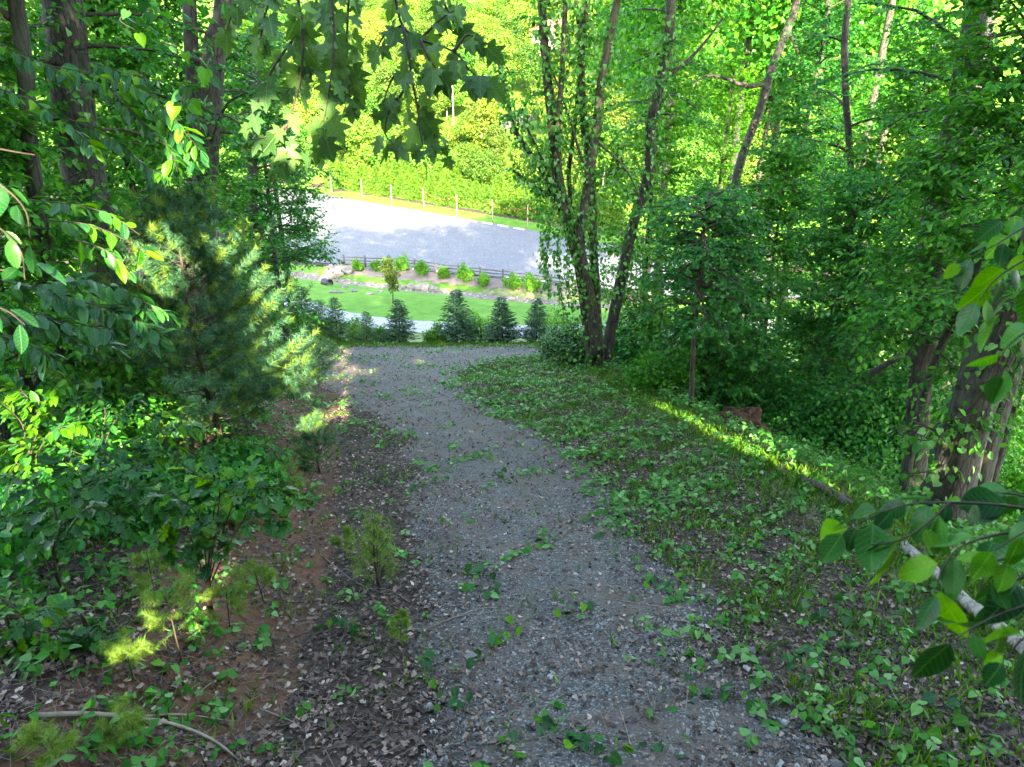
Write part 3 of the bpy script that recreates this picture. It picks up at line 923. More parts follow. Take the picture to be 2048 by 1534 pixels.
# snag and broken leaning trunks
t = thing('snag', 'pale brown snapped trunk standing just behind the pine top', 'tree trunk', on_ground(Q(382, 800, 18)))
b = np.array(t.location); stem_mesh([b - UP * .2, Q(381, 560, 18), Q(383, 430, 18), Q(384, 357, 18)], 0.15, 0.11, b, 12, 0.05, flare=0.1).build('trunk', M['bark_brown'], t)
t = thing('fallen_log', 'pale broken trunk lying at a slant behind the pine top', 'fallen trunk', Q(350, 600, 17))
b = np.array(t.location); stem_mesh([Q(250, 560, 19), Q(350, 525, 17.5), Q(440, 480, 16.5), Q(482, 466, 16.2)], 0.13, 0.10, b, 12, 0.06, flare=0).build('trunk', M['bark_pale'], t)
stem_mesh([Q(436, 482, 16.5), Q(436, 462, 16.2)], 0.05, 0.04, b, 8, 0.05, n=4, flare=0).build('stub', M['bark_pale'], t)
t = thing('fallen_log', 'grey broken limb leaning from the ground against the thick oak trunk', 'fallen trunk', on_ground(Q(110, 800, 12.3)))
b = np.array(t.location); stem_mesh([Q(60, 770, 12.6), Q(130, 690, 12.4), Q(190, 655, 12.9)], 0.11, 0.08, b, 10, 0.06, flare=0).build('trunk', M['bark_grey'], t)

# the many-stemmed tree in the middle
d0 = 24.8
rng = np.random.default_rng(21)
foot = on_ground(Q(1190, 745, d0))
t = thing('many_stemmed_tree', 'vine-clad tree with several forking dark stems beside the track', 'tree', foot)
b = foot
for px, a0, a1, dd in [
    ([(1190, 752), (1183, 690), (1166, 560), (1150, 495), (1120, 380), (1105, 250), (1090, 100), (1082, -30)], 0.27, 0.12, 0),
    ([(1196, 700), (1180, 590), (1160, 490), (1172, 396), (1190, 277), (1203, 163), (1227, 40), (1242, -30)], 0.19, 0.11, -0.3),
    ([(1200, 720), (1192, 600), (1186, 480), (1184, 371), (1164, 198), (1164, 74), (1178, -30)], 0.17, 0.11, 0.35),
    ([(1120, 380), (1116, 290), (1118, 220), (1124, 149), (1132, -30)], 0.11, 0.08, -0.2),
    ([(1135, 450), (1140, 400), (1138, 340), (1148, 260), (1160, 120), (1150, -20)], 0.09, 0.06, 0.5)]:
    pts = [Q(u, v, d0 + dd) for u, v in px]
    pts[0] = pts[0] - UP * 0.2
    stem_mesh(pts, a0, a1, b, 14, 0.05, rng=rng, n=44, flare=0.3 if px[0][1] > 690 else 0).build('stem', M['bark_brown'], t)
for px, a0, a1 in [([(1122, 420), (1081, 337), (1034, 267), (1014, 198), (1000, 140), (988, 95)], 0.11, 0.03),
                   ([(1130, 430), (1090, 330), (1052, 250), (1045, 215)], 0.06, 0.02),
                   ([(1116, 405), (1085, 384), (1056, 364), (1026, 340)], 0.09, 0.04),
                   ([(1185, 390), (1130, 210), (1095, 120)], 0.05, 0.02),
                   ([(1195, 285), (1245, 330), (1275, 385), (1290, 440)], 0.04, 0.02)]:
    stem_mesh([Q(u, v, d0 - 0.3) for u, v in px], a0, a1, b, 9, 0.06, rng=rng, flare=0).build('limb', M['bark'], t)
top = Q(1160, -60, d0)  # crown above the frame, widened and raised to shade the lawn and lot
mb = blob_crown(rng, [(top + np.array(o), r) for o, r in [((0, 0, 4.5), (3.4, 3.2, 3.2)), ((2.5, 0, 7), (3, 3, 3)), ((-1.6, 0.5, 8), (3, 3, 3)), ((5.2, 0, 4), (2.6, 3, 2.6)), ((3.5, 1, 10), (3, 3, 2.6)), ((-4.2, 0, 4.2), (3, 3, 2.4)), ((-4.6, 1, 8), (3, 3, 2.6)), ((-7.2, 0, 6), (2.6, 3, 2.4)), ((-1, 1, 11), (3.4, 3, 2.4)), ((1.5, 1, 13.5), (3.6, 3, 2.6)), ((5.5, 1, 13), (3.4, 3, 2.8)), ((-3.5, 1, 13), (2.6, 3, 2)), ((6.5, 0, 8), (3, 3, 3))]], 15000, L_BROAD, 0.42, b)
lm = []
for px in ([(1105, 250), (1082, -30)], [(1190, 277), (1242, -30)], [(1184, 371), (1178, -30)], [(1034, 267), (988, 95)]):
    lm += make_limbs(rng, np.array([Q(u, v, d0) for u, v in px]), 0.05, 0.95, 6, 1.0, 0.8, 0.2, 0.5, 0.3)
A, B, pos, ax, nr, sz = sprays(mb, rng, lm, L_BROAD, 0.12, 10, 7, 0.5)
leaves(mb, L_BROAD, pos - b, ax, nr, sz, 0); sticks(mb, A - b, B - b, 0.006, 0.003, 1)
mb.build('crown', [M['leaf_mid'], M['twig']], t)

# right-hand tall trees
tall_tree('maple_tree', 'dark curving trunk leaning right just behind the many-stemmed tree', [(1206, 735), (1230, 619), (1250, 520), (1267, 446), (1297, 347), (1302, 248), (1326, 139), (1341, 30), (1343, -30)], 25.8, 0.22, 0.14, 'bark', 31,
          limbs_px=[([(1320, 160), (1365, 130), (1406, 89), (1446, 36)], 0.08, 0.03), ([(1305, 235), (1340, 190), (1395, 216)], 0.05, 0.02)], extra_up=8, low=(0.5, 0.8, 10, 2.4))
tall_tree('poplar_tree', 'grey trunk leaning right against the sunlit hillside', [(1478, 700), (1462, 560), (1469, 391), (1485, 313), (1520, 219), (1547, 129), (1579, 47), (1600, -30)], 33.0, 0.22, 0.15, 'bark', 32,
          limbs_px=[([(1575, 60), (1590, 90), (1600, 130)], 0.10, 0.05), ([(1535, 168), (1490, 172), (1455, 158), (1415, 152), (1385, 170)], 0.10, 0.03)], extra_up=10)
tall_tree('poplar_tree', 'grey trunk standing on the far lawn seen under the right canopy', [(1527, 622), (1534, 560), (1540, 470), (1545, 340)], 58.0, 0.28, 0.22, 'bark_grey', 33, extra_up=9, n_leaf=9000, lsize=0.28)
tall_tree('sapling_tree', 'thin pale sapling stem at the edge of the right bank', [(1383, 822), (1385, 740), (1388, 680), (1396, 600), (1402, 520), (1408, 460)], 17.7, 0.075, 0.018, 'bark_brown', 34, extra_up=0.8, n_leaf=10,
          crown=[(Q(1408, 430, 17.7), (.4, .4, .3))], low=(0.45, 1.0, 34, 1.9), sides=10)
tall_tree('maple_tree', 'dark upright trunk rising beside the thick vine-clad trunk, right', [(1828, 940), (1840, 760), (1856, 587), (1862, 489), (1874, 391), (1915, 235), (1927, 156), (1946, 78), (1962, -30)], 14.5, 0.25, 0.19, 'bark', 35, extra_up=8, low=(0.5, 0.85, 12, 2.8))
tall_tree('oak_tree', 'thick leaning trunk with warm sun patches at the right edge', [(1888, 1010), (1930, 850), (1962, 752), (2006, 640), (2045, 540), (2100, 420)], 11.2, 0.42, 0.30, 'bark_grey', 36, extra_up=10, flare=0.45)
tall_tree('oak_tree', 'smaller dark leaning trunk close behind the thick right trunk', [(1950, 985), (1978, 880), (2005, 790), (2050, 660), (2110, 500)], 12.3, 0.22, 0.17, 'bark', 37, extra_up=8)
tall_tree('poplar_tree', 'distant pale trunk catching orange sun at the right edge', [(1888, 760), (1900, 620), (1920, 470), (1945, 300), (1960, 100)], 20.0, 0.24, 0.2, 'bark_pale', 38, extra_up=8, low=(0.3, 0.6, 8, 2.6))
tall_tree('poplar_tree', 'thin dark trunk amid dense leaves, middle of the right woods', [(1700, 700), (1698, 520), (1702, 350), (1690, 150), (1700, -30)], 24.0, 0.12, 0.09, 'bark', 39, extra_up=9, low=(0.25, 0.75, 14, 2.6))
tall_tree('poplar_tree', 'slim trunk forking near the top of the right woods', [(1640, 660), (1650, 400), (1640, 150), (1655, 20), (1660, -30)], 36.0, 0.16, 0.12, 'bark', 40, extra_up=10, low=(0.2, 0.7, 12, 3.0))
# tall wood right of the gap: its crowns shade the lawn and the parking lot
for i, (x, y, h, lab) in enumerate([(8.5, 40, 29, 'tall tree below the right bank nearest the driveway'), (13.5, 45, 31, 'tall tree on the driveway bend behind the right woods'), (18, 38, 33, 'tall tree hidden deep behind the right woods'),
                                    (11, 57, 27, 'tall lawn tree beyond the driveway behind the many-stemmed tree'), (19, 56, 27, 'tall lawn tree right of the grey lawn trunk'), (24, 48, 26, 'tall tree where the driveway leaves the right edge')]):
    rng = np.random.default_rng(60 + i)
    b = np.array([x, y, float(T(x, y))])
    t = thing('poplar_tree', lab, 'tree', b, 'tall trees right of the clearing')
    stem_mesh([b - UP * .2, b + UP * h * .4 + rng.normal(0, .2, 3), b + UP * h * .9], 0.3, 0.1, b, 12, 0.05, rng=rng).build('trunk', M['bark_grey'], t)
    bl = [(b + UP * h * f + np.array([rng.normal(0, 1.2), rng.normal(0, 1.2), 0]), (rr, rr, rr * .8)) for f, rr in ((.6, 2.6), (.68, 3.5), (.77, 3.9), (.86, 3.8), (.95, 3.0))]
    mb = blob_crown(rng, bl, 8000, L_BROAD, 0.36, b); mb.build('crown', [M['leaf_mid'], M['twig']], t)
# trees behind and above the viewpoint: they keep the track in shade
for i, (x, y, h, R, lab) in enumerate([(-7.5, -5.5, 20, 3.9, 'tall tree behind the viewpoint, at its far left'), (-1.5, -7.5, 22, 4.1, 'tall tree straight behind the viewpoint'), (4.5, -6, 22.5, 4.1, 'tall tree behind the viewpoint, a little right'),
                                       (10, -5, 22, 4.1, 'tall tree behind the viewpoint, well right'), (15.5, -3, 21, 4.0, 'tall tree behind the viewpoint, at its far right'), (1.5, -4.0, 9, 2.9, 'low tree close behind the viewpoint'), (7.6, -3.6, 9.5, 3.0, 'low tree close behind the viewpoint, on its right'), (-4.6, -3.8, 9, 2.9, 'low tree close behind the viewpoint, on its left'), (-14, -3, 17, 3.8, 'tall tree behind the viewpoint, beyond the left bank')]):
    rng = np.random.default_rng(80 + i)
    b = np.array([x, y, float(T(x, y))])
    t = thing('oak_tree', lab, 'tree', b, 'tall trees behind the viewpoint')
    stem_mesh([b - UP * .2, b + UP * h * .45, b + UP * h * .9], 0.28, 0.08, b, 12, 0.05, rng=rng).build('trunk', M['bark_grey'], t)
    bl = [(b + UP * h * f + np.array([rng.normal(0, .8), rng.normal(0, .5), 0]), (rr, rr * .7, rr * .75)) for f, rr in ((.16, R * .75), (.3, R * .95), (.44, R), (.58, R), (.72, R), (.85, R * .95), (.96, R * .75))]
    mb = blob_crown(rng, bl, 9500, L_BROAD, 0.5, b); mb.build('crown', [M['leaf_mid'], M['twig']], t)

# ------------------------------------------------------------------ understorey trees
US = [
    # left
    ('young leafy tree at the left edge behind the glossy leaf sprays', 30, 10.0, 8.2, 2.3, 'ell', 'leaf_mid'),
    ('young tree with layered leaf tiers in front of the thick oak trunk', 85, 11.6, 8.8, 2.2, 'ell', 'leaf_mid'),
    ('young leafy tree between the thick oak trunk and the pine', 350, 17.5, 10.5, 2.1, 'ell', 'leaf_mid'),
    ('leafy tree at the far left with bright gaps in its crown', -10, 17.0, 11.0, 3.0, 'dia', 'leaf_bright'),
    ('dense leafy tree behind the pine and the snapped trunk', 455, 21.5, 11.5, 2.4, 'dia', 'leaf_mid'),
    ('leafy tree behind the grey trunk above the pine', 250, 21.0, 12.5, 3.0, 'dia', 'leaf_bright'),
    ('tall leafy tree deep in the far left woods', 90, 26.0, 14.0, 3.2, 'broad', 'leaf_bright'),
    ('tall leafy tree at the back of the left woods above the pine', 390, 29.0, 14.5, 3.0, 'broad', 'leaf_bright'),
    ('leafy tree whose drooping boughs hang over the parking lot edge', 575, 28.0, 11.5, 2.3, 'dia', 'leaf_deep'),
    ('tall tree at the right end of the left woods under the maple leaves', 590, 35.0, 16.0, 2.6, 'broad', 'leaf_mid'),
    ('bushy low tree below the drooping boughs beside the driveway', 520, 31.0, 6.0, 2.0, 'dia', 'leaf_mid'),
    ('leafy tree beyond the left woods near the parking lot corner', 480, 40.0, 15.0, 3.2, 'broad', 'leaf_bright'),
    # right
    ('leafy tree right behind the many-stemmed tree', 1275, 29.0, 13.0, 2.3, 'heart', 'leaf_bright'),
    ('maple sapling with dense dark tiers beside the thin pale stem', 1400, 21.0, 6.8, 2.1, 'maple', 'leaf_deep'),
    ('leafy tree below the leaning grey trunk', 1500, 27.0, 10.5, 2.4, 'heart', 'leaf_mid'),
    ('dense leafy tree in the middle of the right woods', 1620, 22.0, 9.0, 2.6, 'broad', 'leaf_deep'),
    ('dense leafy tree left of the dark upright trunk', 1760, 18.5, 9.5, 2.5, 'broad', 'leaf_deep'),
    ('leafy tree at the right edge above the thick trunk', 1960, 14.5, 9.5, 2.4, 'broad', 'leaf_mid'),
    ('near leafy tree at the right edge, large leaves before the trunks', 2060, 9.0, 8.5, 2.3, 'ova', 'leaf_mid'),
    ('near leafy tree whose boughs cross the dark upright trunk', 1800, 12.6, 9.5, 2.3, 'ell', 'leaf_mid'),
    ('tall leafy tree at the back of the right woods, sunlit gaps behind', 1590, 34.0, 15.5, 3.0, 'broad', 'leaf_mid'),
    ('tall leafy tree behind the dark upright trunk', 1790, 28.0, 15.0, 3.2, 'broad', 'leaf_bright'),
    ('tall leafy tree at the back of the right edge', 1980, 23.0, 13.5, 3.2, 'broad', 'leaf_mid'),
    ('tall leafy tree behind the curving dark trunk', 1400, 38.0, 16.0, 3.0, 'broad', 'leaf_bright'),
    ('tall dark leafy tree over the leaning grey trunk', 1530, 29.0, 16.0, 2.6, 'broad', 'leaf_deep'),
    ('tall dark leafy tree hiding the thin trunk in the right woods', 1690, 22.5, 13.5, 2.5, 'broad', 'leaf_mid'),
    ('low leafy tree over the driveway behind the vine mound', 1640, 26.0, 5.0, 2.0, 'broad', 'leaf_deep'),
]
T0 = {2060: 0.5, 575: 0.30, 590: 0.25, 1960: 0.42, 1800: 0.38, 350: 0.42, 85: 0.4, 1530: 0.45, 1690: 0.4}
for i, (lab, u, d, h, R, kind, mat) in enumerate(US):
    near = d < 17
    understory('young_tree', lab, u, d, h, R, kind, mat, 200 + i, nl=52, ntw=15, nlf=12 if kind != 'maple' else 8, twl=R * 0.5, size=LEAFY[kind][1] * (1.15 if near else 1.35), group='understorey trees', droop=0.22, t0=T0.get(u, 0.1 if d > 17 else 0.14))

# ------------------------------------------------------------------ white pine and pine seedlings
def needles(mb, rng, a, b, n_per, length, mat, base, fwd=0.7, width=0.0032):
    """tufts of needles around each little shoot a->b"""
    a = np.asarray(a).reshape(-1, 3); b = np.asarray(b).reshape(-1, 3); n = len(a)
    t = rng.uniform(0.15, 1.0, (n, n_per, 1)); d = norm(b - a)[:, None]
    pos = a[:, None] + (b - a)[:, None] * t
    r = rng.normal(0, 1, (n, n_per, 3)); r = norm(r - (r * d).sum(-1, keepdims=True) * d)
    ax = d * (fwd + rng.normal(0, 0.15, (n, n_per, 1))) + r + np.array([0, 0, -0.12])
    pos = pos.reshape(-1, 3); ax = ax.reshape(-1, 3)
    leaves(mb, L_TRI, pos - base, ax, rng.normal(0, 1, (len(pos), 3)), length * rng.uniform(0.7, 1.15, len(pos)), mat, width=np.full(len(pos), width))


def pine(name, label, base, h, R, seed, whorl_gap, per, nsub, nper, nl, old='needle', young='needle_young', group=None, cat='pine tree', width=0.0034, young_frac=0.3, elev=(0.1, 0.75), t_lo=0.08):
    rng = np.random.default_rng(seed)
    t = thing(name, label, cat, base, group)
    top = base + np.array([rng.normal(0, 0.03) * h, rng.normal(0, 0.03) * h, h])
    stem_mesh([base - UP * 0.1, base + (top - base) * 0.5 + rng.normal(0, 0.01, 3) * h, top], 0.012 + 0.012 * h, 0.006, base, 8, 0.03, rng=rng, flare=0.2).build('trunk', M['bark_brown'], t)
    mb = MB(); z = h * t_lo; A = []; B = []
    while z < h * 0.98:
        f = z / h
        L = R * (1 - f) ** 0.75 * (0.75 + 0.25 * min(1, f * 6)) + 0.10 * h * 0.3
        for k in range(per):
            az = rng.uniform(0, 6.28); e = elev[0] + (elev[1] - elev[0]) * f + rng.normal(0, 0.1); LL = L * rng.uniform(0.65, 1.15)
            hh = np.array([math.cos(az), math.sin(az), 0]); sd = np.array([-hh[1], hh[0], 0])
            s = np.linspace(0, 1, 6)[:, None]
            c = base + UP * (z + rng.normal(0, 0.05)) + hh * LL * s * math.cos(e) + UP * (LL * math.sin(e) * s + 0.18 * LL * s ** 2.5)
            tube(mb, c - base, np.linspace(0.004 + 0.004 * LL, 0.003, 6), 5, 2, cap=False)
            ns = max(3, int(nsub * (0.4 + LL / R)))
            q = np.sort(rng.uniform(0.25, 1, ns)); q[-1] = 1
            ii = np.minimum((q * 5).astype(int), 4); p = c[ii] + (c[ii + 1] - c[ii]) * (q * 5 - ii)[:, None]
            tn = norm(c[ii + 1] - c[ii]); sg = np.where(np.arange(ns) % 2, 1, -1)[:, None]
            an = rng.uniform(0.4, 1.0, ns)[:, None]; an[-1] = 0
            dr = norm(tn * np.cos(an) + sg * sd * np.sin(an) + UP * rng.normal(0.12, 0.18, ns)[:, None])
            sl = (0.10 + 0.16 * LL) * rng.uniform(0.6, 1.2, ns)[:, None]
            A.append(p); B.append(p + dr * sl)
        z += whorl_gap * rng.uniform(0.8, 1.2)
    A = np.concatenate(A); B = np.concatenate(B)
    # leader shoot
    A = np.vstack([A, top - UP * 0.10 * h]); B = np.vstack([B, top])
    sticks(mb, A - base, B - base, 0.004, 0.002, 2)
    y = rng.uniform(0, 1, len(A)) < young_frac
    needles(mb, rng, A[~y], B[~y], nper, nl, 0, base, width=width)
    needles(mb, rng, A[y], B[y], nper, nl * 0.9, 1, base, width=width)
    mb.build('needle_crown', [M[old], M[young], M['twig']], t)
    return t


def seedling(label, base, h, R, seed):
    rng = np.random.default_rng(seed); t = thing('pine_seedling', label, 'pine seedling', base, 'pine seedlings on the left bank')
    top = base + np.array([rng.normal(0, .06), rng.normal(0, .06), h])
    stem_mesh([base - UP * .05, (base + top) / 2, top], .008, .004, base, 6, .03, rng=rng, flare=0, n=8).build('trunk', M['twig'], t)
    A = [top - UP * h * .3]; B = [top]; mb = MB()
    for f, n in ((.42, 4), (.62, 5), (.8, 4)):
        for k in range(n):
            a = rng.uniform(0, 6.28); e = rng.uniform(.25, .8); L = R * rng.uniform(.6, 1.1) * (1.25 - .5 * f); o = base + (top - base) * f
            q = o + np.array([math.cos(a) * math.cos(e), math.sin(a) * math.cos(e), math.sin(e)]) * L
            A.append(o + (q - o) * .15); B.append(q)
            for sg in (-1, 1):
                if rng.uniform() < .55:
                    a2 = a + sg * .7; m_ = o + (q - o) * .5; A.append(m_); B.append(m_ + np.array([math.cos(a2) * math.cos(e), math.sin(a2) * math.cos(e), math.sin(e)]) * L * .45)
    sticks(mb, np.array(A) - base, np.array(B) - base, .0035, .002, 1)
    needles(mb, rng, A, B, 110, .066, 0, base, fwd=.6, width=.0034)
    mb.build('needle_crown', [M['needle_young'], M['twig_green']], t)
    return t


pb = base_at(440, 11.8)
pine('white_pine', 'young white pine with soft blue-green needles left of the track', pb, 4.35, 2.35, 301, 0.22, 8, 13, 64, 0.13, width=0.0095)
pine('pine_sapling', 'slim pine sapling at the foot of the bank beside the track', base_at(760, 6.9), 0.95, 0.36, 302, 0.11, 4, 4, 44, 0.085, old='needle_young', group='pine saplings', young_frac=0.5, width=0.004, elev=(0.5, 1.0))
pine('pine_sapling', 'small soft pine sapling in front of the white pine, beside the track', base_at(640, 11.3), 1.1, 0.55, 303, 0.11, 5, 6, 50, 0.09, group='pine saplings', width=0.005, elev=(0.4, 0.9))
for i, (u, v, h, R, lab) in enumerate([(365, 1330, 0.85, 0.42, 'yellow-green pine seedling, tallest of the front cluster on the left bank'), (460, 1260, 0.5, 0.34, 'pine seedling with two level shoots right of the tallest seedling'),
                                       (270, 1370, 0.5, 0.26, 'small pine seedling left of the tallest seedling, near dead leaves'), (320, 1240, 0.75, 0.2, 'thin pine seedling behind the tallest seedling'),
                                       (530, 1210, 0.5, 0.3, 'pine seedling in red soil right of the seedling cluster'), (800, 1290, 0.32, 0.16, 'tiny yellow-green pine seedling beside the pale dead leaves'),
                                       (600, 1000, 0.7, 0.35, 'feathery pine seedling on the bank below the white pine'), (500, 880, 0.8, 0.4, 'feathery pine seedling under the white pine'),
                                       (690, 1120, 0.4, 0.22, 'small pine seedling on the red bank behind the slim pine sapling'), (120, 1530, 0.4, 0.25, 'pine seedling at the bottom edge near the fallen twigs'), (240, 1500, 0.3, 0.2, 'tiny pine seedling below the fallen branch')]):
    seedling(lab, on_ground(G(u, v)), h, R, 310 + i)

# ------------------------------------------------------------------ planted firs along the crest
def fir(name, label, base, h, R, seed, mat, group):
    rng = np.random.default_rng(seed)
    t = thing(name, label, 'fir tree', base, group)
    top = UP * h
    mb = MB(); tube(mb, np.array([(0, 0, -0.1), (0, 0, h * 0.5), (0, 0, h * 0.97)]), [0.05, 0.03, 0.008], 7); mb.build('trunk', M['bark'], t)
    mb = MB(); A = []; B = []
    nlay = 24
    for k in range(nlay):
        f = (k + 0.3) / nlay; z = h * (0.04 + 0.93 * f); L = R * (1 - f) ** 0.85 + 0.05
        m = int(9 + 9 * (1 - f))
        for j in range(m):
            az = rng.uniform(0, 6.28); LL = L * rng.uniform(0.7, 1.14)
            hh = np.array([math.cos(az), math.sin(az), 0]); sd = np.array([-hh[1], hh[0], 0])
            o = np.array([0, 0, z + rng.normal(0, 0.03)]); e = o + hh * LL + UP * (LL * (0.05 + 0.35 * f))
            ns = max(3, int(11 * LL / R) + 2)
            q = np.linspace(0.15, 1, ns)[:, None]
            p = o + (e - o) * q - UP * (0.12 * LL * q * (1 - q) * 4 * 0.5)
            sg = np.where(np.arange(ns) % 2, 1, -1)[:, None]; an = rng.uniform(0.4, 0.9, ns)[:, None]; an[-1] = 0
            dr = hh * np.cos(an) + sg * sd * np.sin(an) + UP * rng.normal(0.05, 0.12, ns)[:, None]
            A.append(p); B.append(dr)
    pos = np.concatenate(A); ax = np.concatenate(B); n = len(pos)
    leaves(mb, L_DIA, pos, ax, UP + rng.normal(0, 0.3, (n, 3)), rng.uniform(0.10, 0.2, n) * h / 2.2, 0, width=rng.uniform(0.07, 0.13, n) * h / 2.2)
    leaves(mb, L_DIA, np.array([[0, 0, h * 0.9]] * 4), np.array([[0.1, 0, 1], [-0.1, 0.1, 1], [0, -.1, 1], [.3, .2, 1.]]), rng.normal(0, 1, (4, 3)), h * 0.10, 0, width=0.05)
    mb.build('needle_crown', M[mat], t)
    t.rotation_euler = (rng.normal(0, .05), rng.normal(0, .05), rng.uniform(0, 6.28)); t.scale = (rng.uniform(.88, 1.15), rng.uniform(.88, 1.15), rng.uniform(.92, 1.1))
    return t


def crest(u, v):
    return on_ground(G(u, v))


for i, (u, d, ht, R, lab, mat) in enumerate([
    (799, 35.2, 2.15, 0.80, 'dark planted fir left of the gap, its base on the crest', 'leaf_fir'),
    (914, 35.5, 2.45, 0.92, 'tallest dark planted fir in the middle of the crest', 'leaf_fir'),
    (1005, 35.3, 2.35, 0.78, 'dark planted fir right of the tallest one on the crest', 'leaf_fir'),
    (1072, 35.5, 2.1, 0.85, 'planted fir half hidden by the shrub left of the many-stemmed tree', 'leaf_fir'),
    (605, 36.2, 2.0, 0.8, 'leftmost pale fir of the low row beside the driveway', 'leaf_fir_pale'),
    (676, 36.0, 1.95, 0.85, 'pale fir in the middle of the low row left of the dark firs', 'leaf_fir_pale'),
    (733, 36.0, 1.55, 0.75, 'short pale fir next to the first dark fir on the crest', 'leaf_fir_pale'),
    (640, 36.6, 1.7, 0.8, 'pale fir between the first two of the low row', 'leaf_fir_pale')]):
    fir('fir_tree', lab, base_at(u, d), ht * 1.22, R * 1.12, 340 + i, mat, 'planted firs along the crest')

# ------------------------------------------------------------------ shrubs
def shrub(name, label, base, r, h, n, mat, seed, group=None, tmpl=L_DIA, size=0.11, cat='shrub', stems=7):
    rng = np.random.default_rng(seed)
    t = thing(name, label, cat, base, group)
    bl = [(base + np.array([rng.normal(0, .3) * r, rng.normal(0, .3) * r, h * f]), (r * k, r * k, h * .34)) for f, k in ((.35, .85), (.5, .95), (.68, .7), (.85, .42))]
    bl += [(base + np.array([math.cos(a) * r * .7, math.sin(a) * r * .7, h * rng.uniform(.3, .6)]), (r * .42, r * .42, h * .25)) for a in rng.uniform(0, 6.28, 5)]
    mb = blob_crown(rng, bl, n, tmpl, size, base, shell=0.25); mb.build('foliage', M[mat], t)
    mb = MB()
    for k in range(stems):
        e = np.array([rng.normal(0, .35) * r, rng.normal(0, .35) * r, h * .8])
        tube(mb, curve([(0, 0, -0.05), e * .5 + rng.normal(0, .04, 3), e], 6), np.linspace(0.016, 0.005, 6), 5)
    mb.build('stem', M['twig'], t)
    return t


# shrubs planted on the mulch bank (photograph pixel of the foot)
for i, (u, v, r, h, lab) in enumerate([(716, 541, .62, 1.25, 'leftmost yellowish shrub on the mulch bank below the rail fence'), (754, 541, .55, 1.05, 'small low shrub second from the left below the rail fence'),
                                       (802, 543, .80, 1.75, 'large shrub third from the left below the rail fence'), (847, 550, .85, 1.6, 'wide shrub fourth from the left below the rail fence'),
                                       (888, 556, .60, 1.25, 'narrow shrub fifth from the left below the rail fence'), (932, 564, .95, 1.85, 'biggest shrub in the middle of the mulch bank'),
                                       (968, 573, .68, 1.35, 'shrub just right of the biggest one below the rail fence'), (1023, 578, .9, 1.65, 'second shrub from the right below the rail fence'),
                                       (1065, 580, .85, 1.6, 'rightmost visible shrub below the rail fence')]):
    shrub('planted_shrub', lab, on_ground(G(u, v)), r, h, 2600, 'leaf_shrub', 360 + i, 'shrubs planted below the rail fence', size=0.16)
SHR = [('grey-green bushy shrub at the left foot of the many-stemmed tree', 1128, 26.5, 1.0, 1.6, 'leaf_fir_pale', L_BROAD), ('dark bushy shrub at the right foot of the many-stemmed tree', 1262, 27.5, 1.6, 2.6, 'leaf_deep', L_BROAD),
       ('wild bush between the firs and the many-stemmed tree', 1110, 40.0, 1.8, 2.2, 'leaf_shrub', L_DIA), ('light airy bush between the two right firs', 960, 37.2, 0.85, 1.9, 'leaf_shrub', L_DIA),
       ('straggly low bush between the first two dark firs', 872, 36.0, 0.7, 0.9, 'leaf_shrub', L_DIA), ('leafy bright bush behind the short pale fir', 715, 37.5, 0.7, 1.5, 'leaf_shrub', L_DIA),
       ('leafy bush touching the left side of the first dark fir', 765, 36.6, 0.6, 1.0, 'leaf_shrub', L_DIA),
       ('large vine-smothered mound right of the clay root ball', 1690, 17.2, 1.6, 2.0, 'leaf_deep', L_HEARTLO), ('dark leafy mound behind the clay root ball', 1510, 20.5, 2.0, 2.2, 'leaf_deep', L_BROAD),
       ('leafy thicket below the dark upright trunk', 1740, 18.0, 2.0, 2.8, 'leaf_deep', L_HEARTLO), ('low leafy thicket left of the thin pale sapling', 1330, 20.5, 1.3, 1.6, 'leaf_mid', L_BROAD),
       ('leafy thicket right of the thick vine-clad trunk', 2060, 14.5, 1.5, 1.8, 'leaf_mid', L_BROAD), ('thicket between the upright trunk and the thick trunk', 1850, 16.5, 1.5, 2.4, 'leaf_deep', L_BROAD),
       ('thicket beside the driveway behind the right woods', 1420, 27.0, 1.7, 2.4, 'leaf_deep', L_BROAD), ('thicket far back under the right woods', 1800, 26.0, 2.4, 3.2, 'leaf_deep', L_BROAD), ('thicket at the right edge behind the leaning trunks', 1990, 19.0, 2.2, 3.2, 'leaf_mid', L_BROAD),
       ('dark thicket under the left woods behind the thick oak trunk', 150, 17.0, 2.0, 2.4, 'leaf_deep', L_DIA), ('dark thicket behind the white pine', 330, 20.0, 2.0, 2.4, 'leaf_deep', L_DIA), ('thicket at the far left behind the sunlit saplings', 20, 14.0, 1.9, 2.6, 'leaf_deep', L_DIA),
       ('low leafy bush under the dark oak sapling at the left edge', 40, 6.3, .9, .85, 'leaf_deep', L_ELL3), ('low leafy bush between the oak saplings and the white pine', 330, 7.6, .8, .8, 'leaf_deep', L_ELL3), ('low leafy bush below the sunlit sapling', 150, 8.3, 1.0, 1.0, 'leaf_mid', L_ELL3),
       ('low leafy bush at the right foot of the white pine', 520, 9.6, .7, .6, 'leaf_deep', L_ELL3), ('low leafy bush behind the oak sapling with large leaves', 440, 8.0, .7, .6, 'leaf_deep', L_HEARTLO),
       ('leafy bush left of the white pine foot', 210, 10.6, 1.2, 1.6, 'leaf_mid', L_ELL3), ('thicket beside the driveway at the left woods', 480, 33.0, 2.0, 2.6, 'leaf_mid', L_DIA), ('thicket deep in the left woods', 250, 30.0, 2.6, 3.2, 'leaf_deep', L_DIA)]
